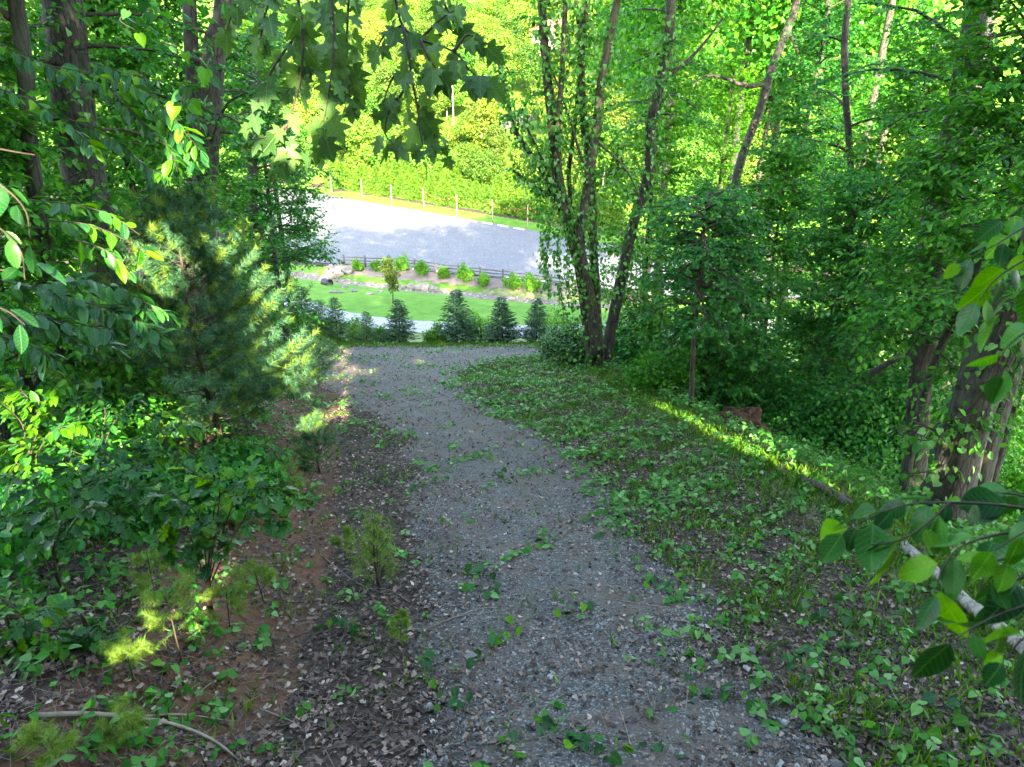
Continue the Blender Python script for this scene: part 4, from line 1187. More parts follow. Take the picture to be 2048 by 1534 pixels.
for i, (lab, u, d, r, h, mat, tm) in enumerate(SHR):
    n = int(2000 * min(3.0, r * h)) if d < 34 else 2600
    shrub('wild_shrub', lab, base_at(u, d), r, h, min(n, 8500), mat, 380 + i, 'wild shrubs', tmpl=tm, size=(0.115 if d < 21 else 0.14) if tm is not L_ELL3 else 0.13)
# young magnolia on the lawn
b = on_ground(G(786, 607)); rng = np.random.default_rng(420)
t = thing('magnolia_sapling', 'young magnolia with bronze-tinged leaves standing alone on the lawn', 'tree', b)
stem_mesh([b - UP * .1, b + UP * 1.5 + [.05, 0, 0], b + UP * 4.0], 0.06, 0.02, b, 7, 0.03, rng=rng).build('trunk', M['bark_grey'], t)
blob_crown(rng, [(b + UP * 1.7 + [.15, 0, 0], (.5, .5, .6)), (b + UP * 2.6, (.75, .7, .6)), (b + UP * 3.3 + [-.4, 0, 0], (.7, .6, .5)), (b + UP * 3.9 + [-.2, 0, 0], (.5, .5, .45))], 1300, L_DIA, 0.26, b, shell=0.2).build('crown', M['leaf_magnolia'], t)

# ------------------------------------------------------------------ rail fence, wheel stops, light poles, rocks
posts = [(689, 532), (731, 534), (781.5, 535), (829.5, 540), (871, 546), (917, 552), (961, 557), (1006, 562), (1053, 568), (1099, 574), (1150, 580), (1205, 587)]
pp = [on_ground(G(u, v)) for u, v in posts]
for k in range(10, 12): pp[k] = on_ground(pp[9] + (pp[9] - pp[8]) * (k - 9))
t = thing('rail_fence', 'grey split-rail fence along the near edge of the parking lot', 'fence', pp[0])
b = np.array(pp[0]); rng = np.random.default_rng(430)
for p in pp:
    mb = MB(); q = p - b; tube(mb, np.array([q - UP * .2, q + UP * .7, q + UP * 1.28, q + UP * 1.32]), [.105, .10, .095, .06], 8, 0, 0.06, rng); mb.build('post', M['weathered'], t)
for p, q in zip(pp[:-1], pp[1:]):
    for z in (0.38, 0.72, 1.06):
        mb = MB(); dz = rng.normal(0, .03, 2)
        tube(mb, curve([p - b + UP * (z + dz[0]), (p + q) / 2 - b + UP * (z - .01), q - b + UP * (z + dz[1])], 5), [.045, .07, .075, .07, .045], 6, 0, 0.08, rng); mb.build('rail', M['weathered'], t)


def wheel_stop(label, c, ang, group):
    L, w, h = 1.83, 0.16, 0.13
    mb = MB()
    prof = [(-w / 2, 0), (w / 2, 0), (w / 2 * .95, h * .55), (w / 2 * .55, h), (-w / 2 * .55, h), (-w / 2 * .95, h * .55)]
    v = []; 
    for x, k in ((-L / 2, .8), (-L / 2 + .06, 1), (L / 2 - .06, 1), (L / 2, .8)):
        v += [(x, y * k, z * (k if z > 0 else 1)) for y, z in prof]
    f = []
    for i in range(3):
        for j in range(6):
            a, b_, c_, d_ = i * 6 + j, i * 6 + (j + 1) % 6, (i + 1) * 6 + (j + 1) % 6, (i + 1) * 6 + j
            f += [(a, c_, b_), (a, d_, c_)]
    for o, fl in ((0, 1), (18, 0)):
        for j in range(1, 5): f.append((o, o + j + 1, o + j) if not fl else (o, o + j, o + j + 1))
    mb.add(v, f, 0)
    o = mb.build('wheel_stop', M['concrete'], None, c)
    o.rotation_euler = (0, 0, ang)
    return tag(o, label, 'wheel stop', group)


fa, fb = np.array([-27.7, 123.0]), np.array([3.8, 96.6]); fd = (fb - fa) / np.linalg.norm(fb - fa); fang = math.atan2(fd[1], fd[0])
s0 = G(802, 417)[:2]
s0 = fa + fd * np.dot(s0 - fa, fd)
for k in range(9):
    c = s0 + fd * (2.95 * k + 0.9)
    wheel_stop('white concrete wheel stop along the far grass edge of the parking lot', (c[0], c[1], 0.034), fang, 'wheel stops along the far edge')
nd = (pp[8] - pp[0])[:2]; nd = nd / np.linalg.norm(nd); nrm2 = np.array([-nd[1], nd[0]])
for k in range(8):
    c = pp[0][:2] + nd * (3.5 + 2.75 * k) + nrm2 * 1.1
    wheel_stop('white concrete wheel stop seen through the near rail fence', (c[0], c[1], 0.034), math.atan2(nd[1], nd[0]), 'wheel stops behind the rail fence')

PX = [(664, 388), (725, 399), (784, 411), (848, 420), (914, 434), (985, 446), (1055, 457), (1130, 470)]
poles = []
names = ['wooden light pole at the far left by the red bank', 'wooden light pole second from the left on the far grass', 'tall sunlit pole third from the left on the far grass', 'wooden light pole fourth from the left on the far grass',
         'wooden light pole in the middle, between red lantern strings', 'wooden light pole right of the middle one on the far grass', 'wooden light pole just left of the many-stemmed tree', 'wooden light pole behind the many-stemmed tree']
for (u, v), lab in zip(PX, names):
    p = on_ground(G(u, v)); poles.append(p)
    t = thing('light_pole', lab, 'pole', p, 'light poles along the far grass strip')
    mb = MB(); tube(mb, np.array([(0, 0, -.2), (0, 0, 1.6), (0.02, 0, 3.25), (0.02, 0, 3.3)]), [.085, .075, .07, .045], 9); mb.build('pole', M['pole_wood'], t)
    mb = MB(); tube(mb, np.array([(0, -.1, 3.1), (0, -.16, 3.1), (0, -.18, 3.05)]), .015, 6); mb.build('hook', M['cord'], t)
for k in range(3, 7):
    a, c = poles[k] + UP * 3.05, poles[k + 1] + UP * 3.05
    t = thing('string_lights', ['string of red lanterns between the fourth and middle poles', 'string of red lanterns right of the middle pole', 'string of red lanterns left of the last visible pole', 'string of red lanterns running behind the many-stemmed tree'][k - 3], 'string lights', a)
    s = np.linspace(0, 1, 15)[:, None]; c3 = a + (c - a) * s - UP * (0.75 * 4 * s * (1 - s)) - a
    mb = MB(); tube(mb, c3, 0.012, 4); mb.build('cord', M['cord'], t)
    for j in range(1, 14, 2):
        mb = MB(); p = c3[j]; tube(mb, np.array([p - UP * .02, p - UP * .07, p - UP * .15, p - UP * .22]), [.03, .075, .08, .03], 8); mb.build('bulb', M['bulb_red'], t)


def rock(label, c, sx, sy, sz, seed, mat='rock', group=None, rz=0):
    rng = np.random.default_rng(seed)
    bm = bmesh.new(); bmesh.ops.create_icosphere(bm, subdivisions=3, radius=1)
    pl = [(norm(rng.normal(0, 1, 3)), rng.uniform(.55, .85)) for _ in range(11)]
    for v in bm.verts:
        p = np.array(v.co)
        for n_, d_ in pl:
            e = p @ n_ - d_
            if e > 0: p = p - n_ * e * 0.92
        p = p * (1 + 0.03 * rng.normal())
        v.co = (p[0] * sx, p[1] * sy, p[2] * sz)
    me = bpy.data.meshes.new('boulder'); bm.to_mesh(me); bm.free(); me.materials.append(M[mat])
    o = bpy.data.objects.new('boulder', me); COL.objects.link(o); o.location = [float(x) for x in c]; o.rotation_euler = (0, 0, rz)
    return tag(o, label, 'rock', group)


RK = [(846, 578, .95, .7, .62, 'rock_pale', 'largest pale flat-topped boulder in the swale'), (866, 581, .9, .6, .5, 'rock', 'grey slab boulder leaning on the largest swale boulder'), (822, 576, .6, .5, .4, 'rock_pale', 'pale boulder left of the largest one in the swale'),
      (808, 578, .4, .35, .3, 'rock', 'small grey rock at the left end of the swale boulders'), (889, 585, .45, .4, .35, 'rock', 'grey rock right of the slab boulder in the swale'), (797, 572, .35, .3, .25, 'rock', 'small rock beside the magnolia top'),
      (985, 590, .35, .3, .4, 'rock_pale', 'lone pale rock on the grass behind the firs'), (672, 552, .95, .7, .7, 'rock_pale', 'large tan boulder above the black culvert'), (683, 541, .8, .6, .6, 'rock_pale', 'pale boulder at the left end of the mulch bank'),
      (694, 545, .9, .6, .6, 'rock', 'grey boulder stepping down from the fence end'), (660, 556, .8, .7, .6, 'rock_pale', 'tan boulder left of the large one by the culvert'), (690, 575, .6, .4, .22, 'rock', 'flat rock at the culvert outlet'),
      (672, 585, .7, .4, .2, 'rock', 'flat pale slab at the left end of the lawn edge'), (706, 583, .5, .4, .2, 'rock', 'low rock in the swale right of the culvert'), (740, 588, .5, .35, .18, 'rock', 'flat stone on the lawn edge below the mulch shrubs'),
      (760, 584, .4, .3, .18, 'rock', 'small stone in the swale left of the magnolia'), (958, 597, .5, .35, .2, 'rock', 'flat stone in the swale right of the tallest fir'), (1022, 598, .5, .4, .22, 'rock_pale', 'pale stone in the swale behind the right fir')]
for i, (u, v, a, b_, c_, mt, lab) in enumerate(RK):
    p = on_ground(G(u, v)); rock(lab, p + UP * c_ * .25, a, b_, c_, 440 + i, mt, 'rocks of the swale', rz=i * 1.3)
rng = np.random.default_rng(470)
mb = MB()
for k in range(420):
    s = rng.uniform(0, 1); ln = SW[1:-1]; kk = s * (len(ln) - 1); i0 = int(kk); q = np.array(ln[i0]) + (np.array(ln[i0 + 1]) - np.array(ln[i0])) * (kk - i0)
    x, y = q + rng.normal(0, .55, 2); z = float(T(x, y)); r = rng.uniform(.08, .26)
    v = norm(rng.normal(0, 1, (6, 3)) * .5 + np.array([(1, 0, 0), (-1, 0, 0), (0, 1, 0), (0, -1, 0), (0, 0, 1), (0, 0, -1)])) * r * np.array([1, 1, .55]) + np.array([x, y, z])
    mb.add(v, [(0, 2, 4), (2, 1, 4), (1, 3, 4), (3, 0, 4), (2, 0, 5), (1, 2, 5), (3, 1, 5), (0, 3, 5)], 0)
tag(mb.build('swale_gravel', plain_mat('swale_stone', (0.08, 0.07, 0.06), (0.26, 0.235, 0.205), island=True, bump=0.3, bscale=8)), 'loose stones strewn along the shallow swale', 'stones', kind='stuff')
# culvert
p = on_ground(G(657, 570)); t = thing('culvert_pipe', 'black corrugated culvert pipe end below the tan boulder', 'pipe', p)
mb = MB(); ax_ = norm(np.array([0.75, -0.6, -0.02])); c = np.array([np.array([0, 0, .2]) + ax_ * s for s in np.linspace(-.7, .2, 25)])
tube(mb, c, .42 + .03 * np.sin(np.arange(25) * math.pi), 20, cap=False); tube(mb, c[::-1], .37, 20, cap=False); mb.build('pipe', M['black_plastic'], t)
mb = MB(); a = np.linspace(0, 6.2832, 25); e1 = norm(np.cross(ax_, UP)); e2 = np.cross(e1, ax_)
tube(mb, np.array([c[-1] + (e1 * math.cos(q) + e2 * math.sin(q)) * .41 for q in a]), .05, 7, cap=False); mb.build('rim', M['black_plastic'], t)

# clay root ball of a toppled tree
p = base_at(1478, 16.8) - UP * .36; rng = np.random.default_rng(480)
t = thing('root_ball', 'upturned root ball of orange clay and roots at the edge of the right bank', 'root ball', p)
bm = bmesh.new(); bmesh.ops.create_icosphere(bm, subdivisions=4, radius=1)
for v in bm.verts:
    q = np.array(v.co); k = 1 + .22 * wav(q[0] * 3, q[2] * 3, 1.0, 1) + .14 * wav(q[1] * 5, q[0] * 5, 1.0, 3) + rng.normal(0, .035)
    k *= 1 + .10 * wav(q[0] * 11, q[2] * 13, 1.0, 5) + .08 * wav(q[1] * 17, q[2] * 19, 1.0, 2); v.co = (q[0] * .72 * k, q[1] * .4 * k, q[2] * .62 * k + .5)
me = bpy.data.meshes.new('clay'); bm.to_mesh(me); bm.free(); me.materials.append(M['clay']); o = bpy.data.objects.new('clay', me); COL.objects.link(o); o.parent = t
for k in range(34):
    a = rng.uniform(1.6, 4.6) if k < 22 else rng.uniform(0, 6.28); s = np.array([math.cos(a) * .5, -.35, .5 + math.sin(a) * .3]); e = s + np.array([math.cos(a) * rng.uniform(.3, .8), rng.uniform(-.4, .1), rng.uniform(-.3, .45)])
    mb = MB(); tube(mb, curve([s, (s + e) / 2 + rng.normal(0, .1, 3), e, e + rng.normal(0, .15, 3)], 9), np.linspace(.035, .008, 9), 6, 0, .05, rng); mb.build('root', M['bark_brown'], t)

# fallen logs and sticks
def log(label, pts, r0, r1, bark, name='fallen_log', cat='log', group=None, stubs=()):
    pts = np.array(pts); b = pts[0].copy()
    t = thing(name, label, cat, b, group); rng = np.random.default_rng(abs(hash(label)) % 9999 if False else sum(map(ord, label)))
    c = curve(pts, 18); mb = MB(); tube(mb, c - b, np.linspace(r0, r1, 18) * (1 + rng.normal(0, .05, 18)), 11 if r0 > .03 else 6, 0, .05, rng); mb.build('log' if r0 > .03 else 'stick', M[bark], t)
    for q in stubs:
        mb = MB(); tube(mb, curve(np.array(q) - b, 8), np.linspace(r0 * .5, r0 * .15, 8), 6, 0, .05, rng); mb.build('side_branch', M[bark], t)
    return t


def g3(u, v, dz=0.05):
    p = on_ground(G(u, v)); p[2] += dz; return p


log('bleached grey log lying on the right bank under the near leaves', [g3(1805, 1105, .10), g3(1860, 1155, .12), g3(1920, 1215, .1), g3(1990, 1275, .12), g3(2060, 1330, .1)], .065, .09, 'bark_pale', stubs=[[g3(1830, 1150, .1), g3(1815, 1120, .16), g3(1808, 1100, .14)]])
log('dark rotting log half hidden where the right bank falls away', [g3(1600, 965, .08), g3(1650, 990, .1), g3(1700, 1020, .08)], .08, .07, 'bark_brown')
log('leaning dead limb among the leaves of the right thicket', [Q(1745, 745, 17), Q(1770, 730, 16.6), Q(1800, 712, 16.2)], .09, .07, 'bark_grey')
log('long bare fallen branch across the dead leaves, bottom left', [g3(70, 1445, .05), g3(200, 1448, .07), g3(330, 1458, .06), g3(420, 1490, .06), g3(480, 1530, .04)], .022, .010, 'twig_dry', name='fallen_branch', cat='branch',
    stubs=[[g3(240, 1450, .06), g3(360, 1447, .07), g3(470, 1452, .05)], [g3(330, 1458, .05), g3(270, 1480, .06), g3(230, 1500, .04)]])
for i, (a, c) in enumerate([((985, 1230), (830, 1270)), ((1340, 1220), (1180, 1195)), ((1380, 1330), (1360, 1500)), ((1180, 1180), (900, 1140)), ((1230, 1400), (1270, 1530)), ((860, 1260), (1010, 1220)), ((1560, 1360), (1620, 1500)), ((640, 1110), (800, 1200)),
                            ((1120, 1060), (1040, 1110)), ((1450, 1290), (1330, 1230)), ((820, 1210), (720, 1180)), ((1150, 1380), (1050, 1480)), ((1420, 1420), (1440, 1530)), ((1000, 1010), (1130, 1040)), ((1620, 1230), (1520, 1180)), ((1780, 1380), (1840, 1500)), ((520, 1420), (620, 1480)), ((470, 1350), (390, 1400))]):
    rng = np.random.default_rng(500 + i)
    m_ = ((a[0] + c[0]) / 2 + rng.normal(0, 14), (a[1] + c[1]) / 2 + rng.normal(0, 10))
    log('thin dry vine stem trailing over the gravel and dead leaves', [g3(*a, .02), g3(*m_, .035), g3(*c, .015)], .0065, .004, 'twig_dry', name='dry_vine_stem', cat='vine stem', group='dry vine stems on the track')

# ------------------------------------------------------------------ far hillside: evergreen row, wood, house, utility pole
rng = np.random.default_rng(600)
def hedge_proto(seed, h, R, label):
    rng = np.random.default_rng(seed); t = thing('evergreen_tree', label, 'evergreen', (0, 0, 0), 'evergreen row behind the light poles')
    mb = MB(); tube(mb, np.array([(0, 0, -.2), (0, 0, h * .8)]), [.12, .03], 7); mb.build('trunk', M['bark'], t)
    n = 5200; z = rng.uniform(0.02, 1, n) ** 1.15; a = rng.uniform(0, 6.28, n); R_ = R * (1 - z) ** .7 * (1 + .25 * np.sin(a * 5 + z * 30)) + .12
    rr = R_ * rng.uniform(.45, 1.08, n); pos = np.stack([np.cos(a) * rr, np.sin(a) * rr, z * h - rr * .12], 1)
    out = np.stack([np.cos(a), np.sin(a), 0 * a], 1)
    mb = MB(); leaves(mb, L_DIA, pos, out + UP * rng.normal(-.15, .3, (n, 1)) + rng.normal(0, .3, (n, 3)), UP + out * .5 + rng.normal(0, .35, (n, 3)), rng.uniform(.22, .5, n), 0, width=rng.uniform(.15, .3, n))
    mb.build('crown', M['leaf_hedge'], t); return t


eg = 'dense evergreen in the sunlit row behind the light poles'
protos = [hedge_proto(601, 4.8, 1.7, eg), hedge_proto(602, 3.9, 1.9, eg)]
hd = np.array([31.5, -26.4]); hd /= np.linalg.norm(hd); hn = np.array([-hd[1], hd[0]])
k = 0; first = [True, True]
for row, off in ((0, 8.2), (1, 11.2)):
    for s in np.arange(-14, 78, 2.5):
        c = fa + hd * (s + rng.normal(0, .4) + row * 1.2) + (-hn if hn[1] < 0 else hn) * (off + rng.normal(0, .35))
        j = k % 2; sc = rng.uniform(.8, 1.15) * (1.0 if row == 0 else 1.25)
        if c[0] > 15 or c[0] < -38: continue
        if row == 0 and abs(c[0] - 0) > 40: continue
        loc = on_ground(np.array([c[0], c[1], 0]))
        if first[j]:
            r = protos[j]; r['label'] = 'front row ' + ['tall conical evergreen', 'low broad evergreen'][j] + ' behind the light poles'; r.location = loc; r.scale = (sc,) * 3; first[j] = False
        else: dup(protos[j], loc, rng.uniform(0, 6.28), sc, label=('front row ' if row == 0 else 'back row ') + ['tall conical evergreen', 'low broad evergreen'][j] + ' behind the light poles')
        k += 1


def far_proto(seed, h, R, mat, label):
    rng = np.random.default_rng(seed); t = thing('hillside_tree', label, 'tree', (0, 0, 0), 'trees on the sunlit hillside')
    mb = MB(); tube(mb, curve([(0, 0, -.4), (.1, .1, h * .4), (rng.normal(0, .3), 0, h * .85)], 8), np.linspace(.2, .05, 8), 7); 
    for q in range(5):
        a = rng.uniform(0, 6.28); z = h * rng.uniform(.3, .6); tube(mb, curve([(0, 0, z), (math.cos(a) * R * .4, math.sin(a) * R * .4, z + h * .12), (math.cos(a) * R * .75, math.sin(a) * R * .75, z + h * .2)], 5), np.linspace(.09, .02, 5), 5, cap=False)
    mb.build('trunk', M['bark_pale'], t)
    bl = [(np.array([0, 0, h * .62]), (R * .8, R * .8, h * .3))]
    for q in range(15):
        a = rng.uniform(0, 6.28); z = rng.uniform(.25, .92); rr = R * (1 - abs(z - .55) * 1.1) * rng.uniform(.5, .95)
        bl.append((np.array([math.cos(a) * rr, math.sin(a) * rr, h * z]), np.array([1, 1, .75]) * R * rng.uniform(.28, .5)))
    blob_crown(rng, bl, 9500, L_BROAD, 0.36, np.zeros(3), use_gaps=False, shell=.55).build('crown', M[mat], t)
    return t


hl = 'leafy tree on the sunlit hillside beyond the evergreen row'
fp = [far_proto(611, 11, 3.6, 'leaf_far', hl), far_proto(612, 13, 3.8, 'leaf_far', hl), far_proto(613, 9, 3.6, 'leaf_far_deep', hl), far_proto(614, 14, 3.4, 'leaf_far', hl), far_proto(615, 10, 4.0, 'leaf_far', hl)]
used = [False] * 5; cnt = 0
lane = [(x, y) for x, y in hp]
HOUSE = np.array([9.0, 186.0])
for hv in np.concatenate([np.arange(117, 172, 6.0), np.arange(176, 232, 10.0)]):
    for xx in np.arange(-75, 78, 6.6 + (hv - 117) * .03):
        x = xx + rng.uniform(-2.2, 2.2); y = hv - .84 * np.clip(x, -42, 24) + rng.uniform(-1.8, 1.8)
        if y < 70 or x < -.64 * y or x > .66 * y: continue
        if y > 120 and (x > 0.36 * y or x < -.36 * y) and rng.uniform() < .45: continue
        if polydist(np.array(x), np.array(y), lane) < 4.4: continue
        z = float(T(x, y)); sc = rng.uniform(.75, 1.15)
        if y < 146 and y > 112 and -14 < x < 6:     # keep the lane in sight
            lim = (20.6 - (20.6 - float(T(-5, 146)) - 0.5) * y / 146.0) - z
            if rng.uniform() < 0.65: sc = min(sc, max(.32, lim / 12.0))
        if math.hypot(x - HOUSE[0], y - HOUSE[1]) < 7: continue
        if y > 150 and abs(x - HOUSE[0] * y / HOUSE[1]) < 4 and y < HOUSE[1]: sc *= .6
        j = int(rng.integers(0, 5))
        sc3 = (sc * rng.uniform(.9, 1.2), sc * rng.uniform(.9, 1.2), sc)
        if not used[j]:
            fp[j].location = (x, y, z); fp[j].scale = sc3; used[j] = True; used_obj = fp[j]
        else: used_obj = dup(fp[j], (x, y, z), rng.uniform(0, 6.28), sc3)
        zone = 'above the evergreen row' if hv < 132 else ('on the middle hillside' if hv < 165 else 'near the hilltop')
        side = 'behind the left woods' if x < -.24 * y else ('behind the right woods' if x > .13 * y else 'beyond the parking lot')
        used_obj['label'] = ['round leafy tree', 'tall leafy tree', 'deeper green leafy tree', 'slim tall leafy tree', 'broad leafy tree'][j] + ' ' + zone + ', ' + side
        cnt += 1
print('hillside trees', cnt)
# utility pole beside the lane
p = on_ground(np.array([-11.5, 148.6, 0])); t = thing('utility_pole', 'tall wooden utility pole among the hillside trees above the lane', 'utility pole', p)
mb = MB(); tube(mb, np.array([(0, 0, -.3), (0, 0, 5), (0, 0, 9.5)]), [.16, .14, .11], 9); mb.build('pole', M['pole_wood'], t)
mb = MB(); box(mb, (-1.1, -.18, 8.8), (1.1, -.06, 8.95)); mb.build('crossarm', M['pole_wood'], t)
for x in (-.95, -.4, .4, .95):
    mb = MB(); tube(mb, np.array([(x, -.12, 8.95), (x, -.12, 9.03), (x, -.12, 9.12)]), [.03, .05, .03], 7); mb.build('insulator', M['concrete'], t)
# house glimpsed high on the hill
hx, hy = HOUSE; hz = float(T(hx, hy)); t = thing('house', 'pale house with a red-brown roof half hidden on the hilltop', 'house', (hx, hy, hz))
mb = MB(); box(mb, (-4.5, -3, -1.5), (4.5, 3, 4.6)); mb.build('wall', M['siding'], t)
mb = MB(); v = [(-5, -3.6, 4.4), (5, -3.6, 4.4), (5, 3.6, 4.4), (-5, 3.6, 4.4), (-5, 0, 7), (5, 0, 7)]
mb.add(v, [(0, 1, 5), (0, 5, 4), (2, 3, 4), (2, 4, 5), (0, 4, 3), (1, 2, 5), (0, 3, 2), (0, 2, 1)]); mb.build('roof', M['roofing'], t)
for x in (-3, 0, 3):
    mb = MB(); box(mb, (x - .55, -3.06, 2.2), (x + .55, -2.98, 3.7)); w = mb.build('window', M['concrete'], t)
    mb = MB(); box(mb, (x - .46, -3.09, 2.3), (x + .46, -3.061, 3.6)); mb.build('pane', M['glass'], w)

# ------------------------------------------------------------------ near branches with single leaves
def leaf_mesh(tmpl, mat, seed=0, n=3):
    out = []
    for k in range(n):
        rng = np.random.default_rng(seed + k); v, f = tmpl
        v = v.copy(); v[:, 2] += rng.normal(0, .10) * v[:, 0] ** 2 + rng.normal(0, .25) * v[:, 0] * v[:, 1] + .03 * np.sin(v[:, 0] * 6 + k)
        mb = MB(); mb.add(v, f, 0, True); out.append(mb.mesh('leaf', M[mat]))
    return out


LM = dict(maple=leaf_mesh(L_MAPLE, 'leaf_maple', 1, 4), ova=leaf_mesh(strip_leaf([0, .08, .22, .42, .62, .8, .92, 1], [0, .17, .29, .33, .28, .18, .08, 0], .06, .2), 'leaf_one', 5, 4), ova_b=leaf_mesh(strip_leaf([0, .08, .22, .42, .62, .8, .92, 1], [0, .17, .29, .33, .28, .18, .08, 0], .06, .2), 'leaf_one_bright', 9, 4),
          ell=leaf_mesh(strip_leaf([0, .1, .28, .5, .72, .88, 1], [0, .10, .19, .23, .19, .10, 0], .07, .2), 'leaf_one', 15, 4), ell_b=leaf_mesh(L_ELL, 'leaf_one_bright', 25, 4), oak=leaf_mesh(L_OAK, 'leaf_one', 35, 4), oak_b=leaf_mesh(L_OAK, 'leaf_one_bright', 45, 3),
          heart=leaf_mesh(L_HEART, 'leaf_one', 55, 4), heart_b=leaf_mesh(L_HEART, 'leaf_one_bright', 65, 3))


def put_leaf(root, base, meshes, rng, pos, ax, nr, size):
    o = bpy.data.objects.new('leaf', meshes[int(rng.integers(0, len(meshes)))])
    COL.objects.link(o); o.parent = root
    o.matrix_basis = leaf_matrix(np.asarray(pos) - base, ax, nr, size)
    return o


def leafy_branch(name, label, cat, stems, kinds, spacing, size, seed, group=None, r0=.008, r1=.003, hang=0.4, side=(0.5, 1.2), njit=0.35, nup=UP, petiole=0.03, stem_mat='twig', both=False, skip=0.1):
    rng = np.random.default_rng(seed); base = np.array(stems[0][0], float)
    t = thing(name, label, cat, base, group)
    for pts in stems:
        c = curve(pts, 22); mb = MB(); tube(mb, c - base, np.linspace(r0, r1, 22), 6, 0); mb.build('stem', M[stem_mat], t)
        L = np.linalg.norm(np.diff(c, axis=0), axis=1).sum(); n = max(2, int(L / spacing)); sg = 1
        for k in range(n + 1):
            s = min(1, skip + (1 - skip) * (k + rng.uniform(-.4, .4) * (k < n)) / n); s = max(s, 0); q = s * 21; i0 = min(int(q), 20); p = c[i0] + (c[i0 + 1] - c[i0]) * (q - i0)
            tn = norm(c[i0 + 1] - c[i0]); pr = norm(np.cross(tn, UP) + 1e-6)
            for rep in ((1, -1) if both else (0,)):
                if rng.uniform() < .14: continue
                if name == 'leaf_spray' and not keep(p, .25)[0]: continue
                sg = rep if both else -sg
                a = rng.uniform(*side) if k < n else rng.uniform(-.2, .2)
                ax = norm(tn * math.cos(a) + pr * sg * math.sin(a) + UP * rng.normal(0, .12)) - UP * (hang + rng.normal(0, .22))
                nr = nup + rng.normal(0, njit, 3)
                pp_ = p + norm(ax + UP * hang * .7) * petiole * rng.uniform(.5, 1.3)
                put_leaf(t, base, LM[kinds[int(rng.integers(0, len(kinds)))]], rng, pp_, ax + rng.normal(0, .18, 3), nr, size * rng.uniform(.5, 1.25))
    return t


def PP(lst, d):
    return [P(u, v, d + (q[0] if q else 0)) for u, v, *q in lst]


camn = norm(-FW * 0.9 + UP * .45)
leafy_branch('maple_branch', 'sunlit maple branch hanging in from the top, left of centre', 'branch',
             [PP([(585, -60), (605, 60), (600, 160), (575, 250), (550, 335)], 4.6), PP([(655, -60), (668, 60), (660, 170), (640, 280)], 4.5), PP([(600, 60), (550, 130), (520, 190), (500, 240)], 4.7), PP([(700, -50), (694, 80), (700, 210)], 4.7), PP([(575, 250), (545, 270), (500, 280)], 4.5),
              PP([(560, -50), (530, 30), (520, 90)], 4.9), PP([(620, -60), (640, 20), (690, 60)], 5.0), PP([(668, 60), (690, 150), (660, 230), (620, 300)], 4.9), PP([(510, -60), (470, 10), (455, 60)], 5.0), PP([(605, 60), (620, 120), (570, 190)], 4.8)],
             ['maple'], .040, .14, 701, hang=.9, njit=.5, nup=camn * .5 + UP * .5, petiole=.05, r0=.012, r1=.003)
leafy_branch('maple_branch', 'dark shaded maple branch hanging over the parking lot view', 'branch',
             [PP([(785, -60), (792, 0), (805, 51), (840, 79), (908, 103), (942, 144), (962, 156)], 4.5), PP([(805, 51), (818, 110), (822, 147), (833, 205), (840, 257), (850, 310)], 4.4), PP([(822, 147), (805, 185), (778, 222), (771, 267), (785, 285)], 4.6), PP([(908, 103), (935, 70), (962, 86)], 4.5),
              PP([(840, 79), (880, 40), (910, 20)], 4.7), PP([(805, 51), (770, 70), (755, 95)], 4.5), PP([(833, 205), (860, 260), (885, 300)], 4.5), PP([(840, 79), (860, 120), (880, 145)], 4.4), PP([(822, 147), (790, 150), (765, 205)], 4.6), PP([(870, -40), (895, 20), (920, 45)], 4.8)],
             ['maple'], .040, .14, 702, hang=.9, njit=.5, nup=camn * .4 + UP * .5, petiole=.05, r0=.012, r1=.003)
leafy_branch('near_branch', 'large soft-focus leafy branch reaching in at the lower right', 'branch',
             [PP([(2130, 1030), (2000, 1010), (1900, 1005), (1810, 1010), (1730, 1040), (1695, 1060)], 1.75), PP([(2130, 1060), (2000, 1068), (1920, 1095), (1885, 1140), (1872, 1180)], 1.6), PP([(2140, 1080), (2030, 1110), (1975, 1135), (1962, 1180)], 1.5), PP([(1900, 1005), (1850, 1050), (1800, 1080), (1740, 1090)], 1.7),
              PP([(2140, 1190), (2040, 1215), (1965, 1245), (1905, 1280)], 1.5), PP([(2150, 1240), (2050, 1275), (2012, 1320)], 1.45), PP([(2140, 1130), (2060, 1150), (2010, 1170)], 1.55), PP([(2130, 1020), (2040, 990), (1990, 985)], 1.8), PP([(2140, 1050), (2060, 1060), (1990, 1100)], 1.5)],
             ['ova', 'ova', 'ova_b'], .036, .10, 703, hang=.75, njit=.5, nup=UP * .7 + camn * .4, petiole=.015, r0=.004, r1=.0015)
leafy_branch('near_branch', 'soft-focus leafy branch hanging at the right edge, upper of the two', 'branch',
             [PP([(2140, 430), (2060, 450), (1990, 490), (1930, 520)], 2.3), PP([(2140, 480), (2050, 520), (1990, 560), (1960, 600)], 2.2), PP([(2140, 540), (2060, 570), (2010, 620)], 2.2), PP([(2140, 640), (2060, 660), (2010, 700), (2000, 740)], 2.0), PP([(2100, 380), (2050, 410), (2010, 440)], 2.5)],
             ['ova', 'ova', 'ova_b'], .045, .105, 704, hang=.7, njit=.5, nup=UP * .7 + camn * .4, petiole=.02, r0=.004, r1=.0015)
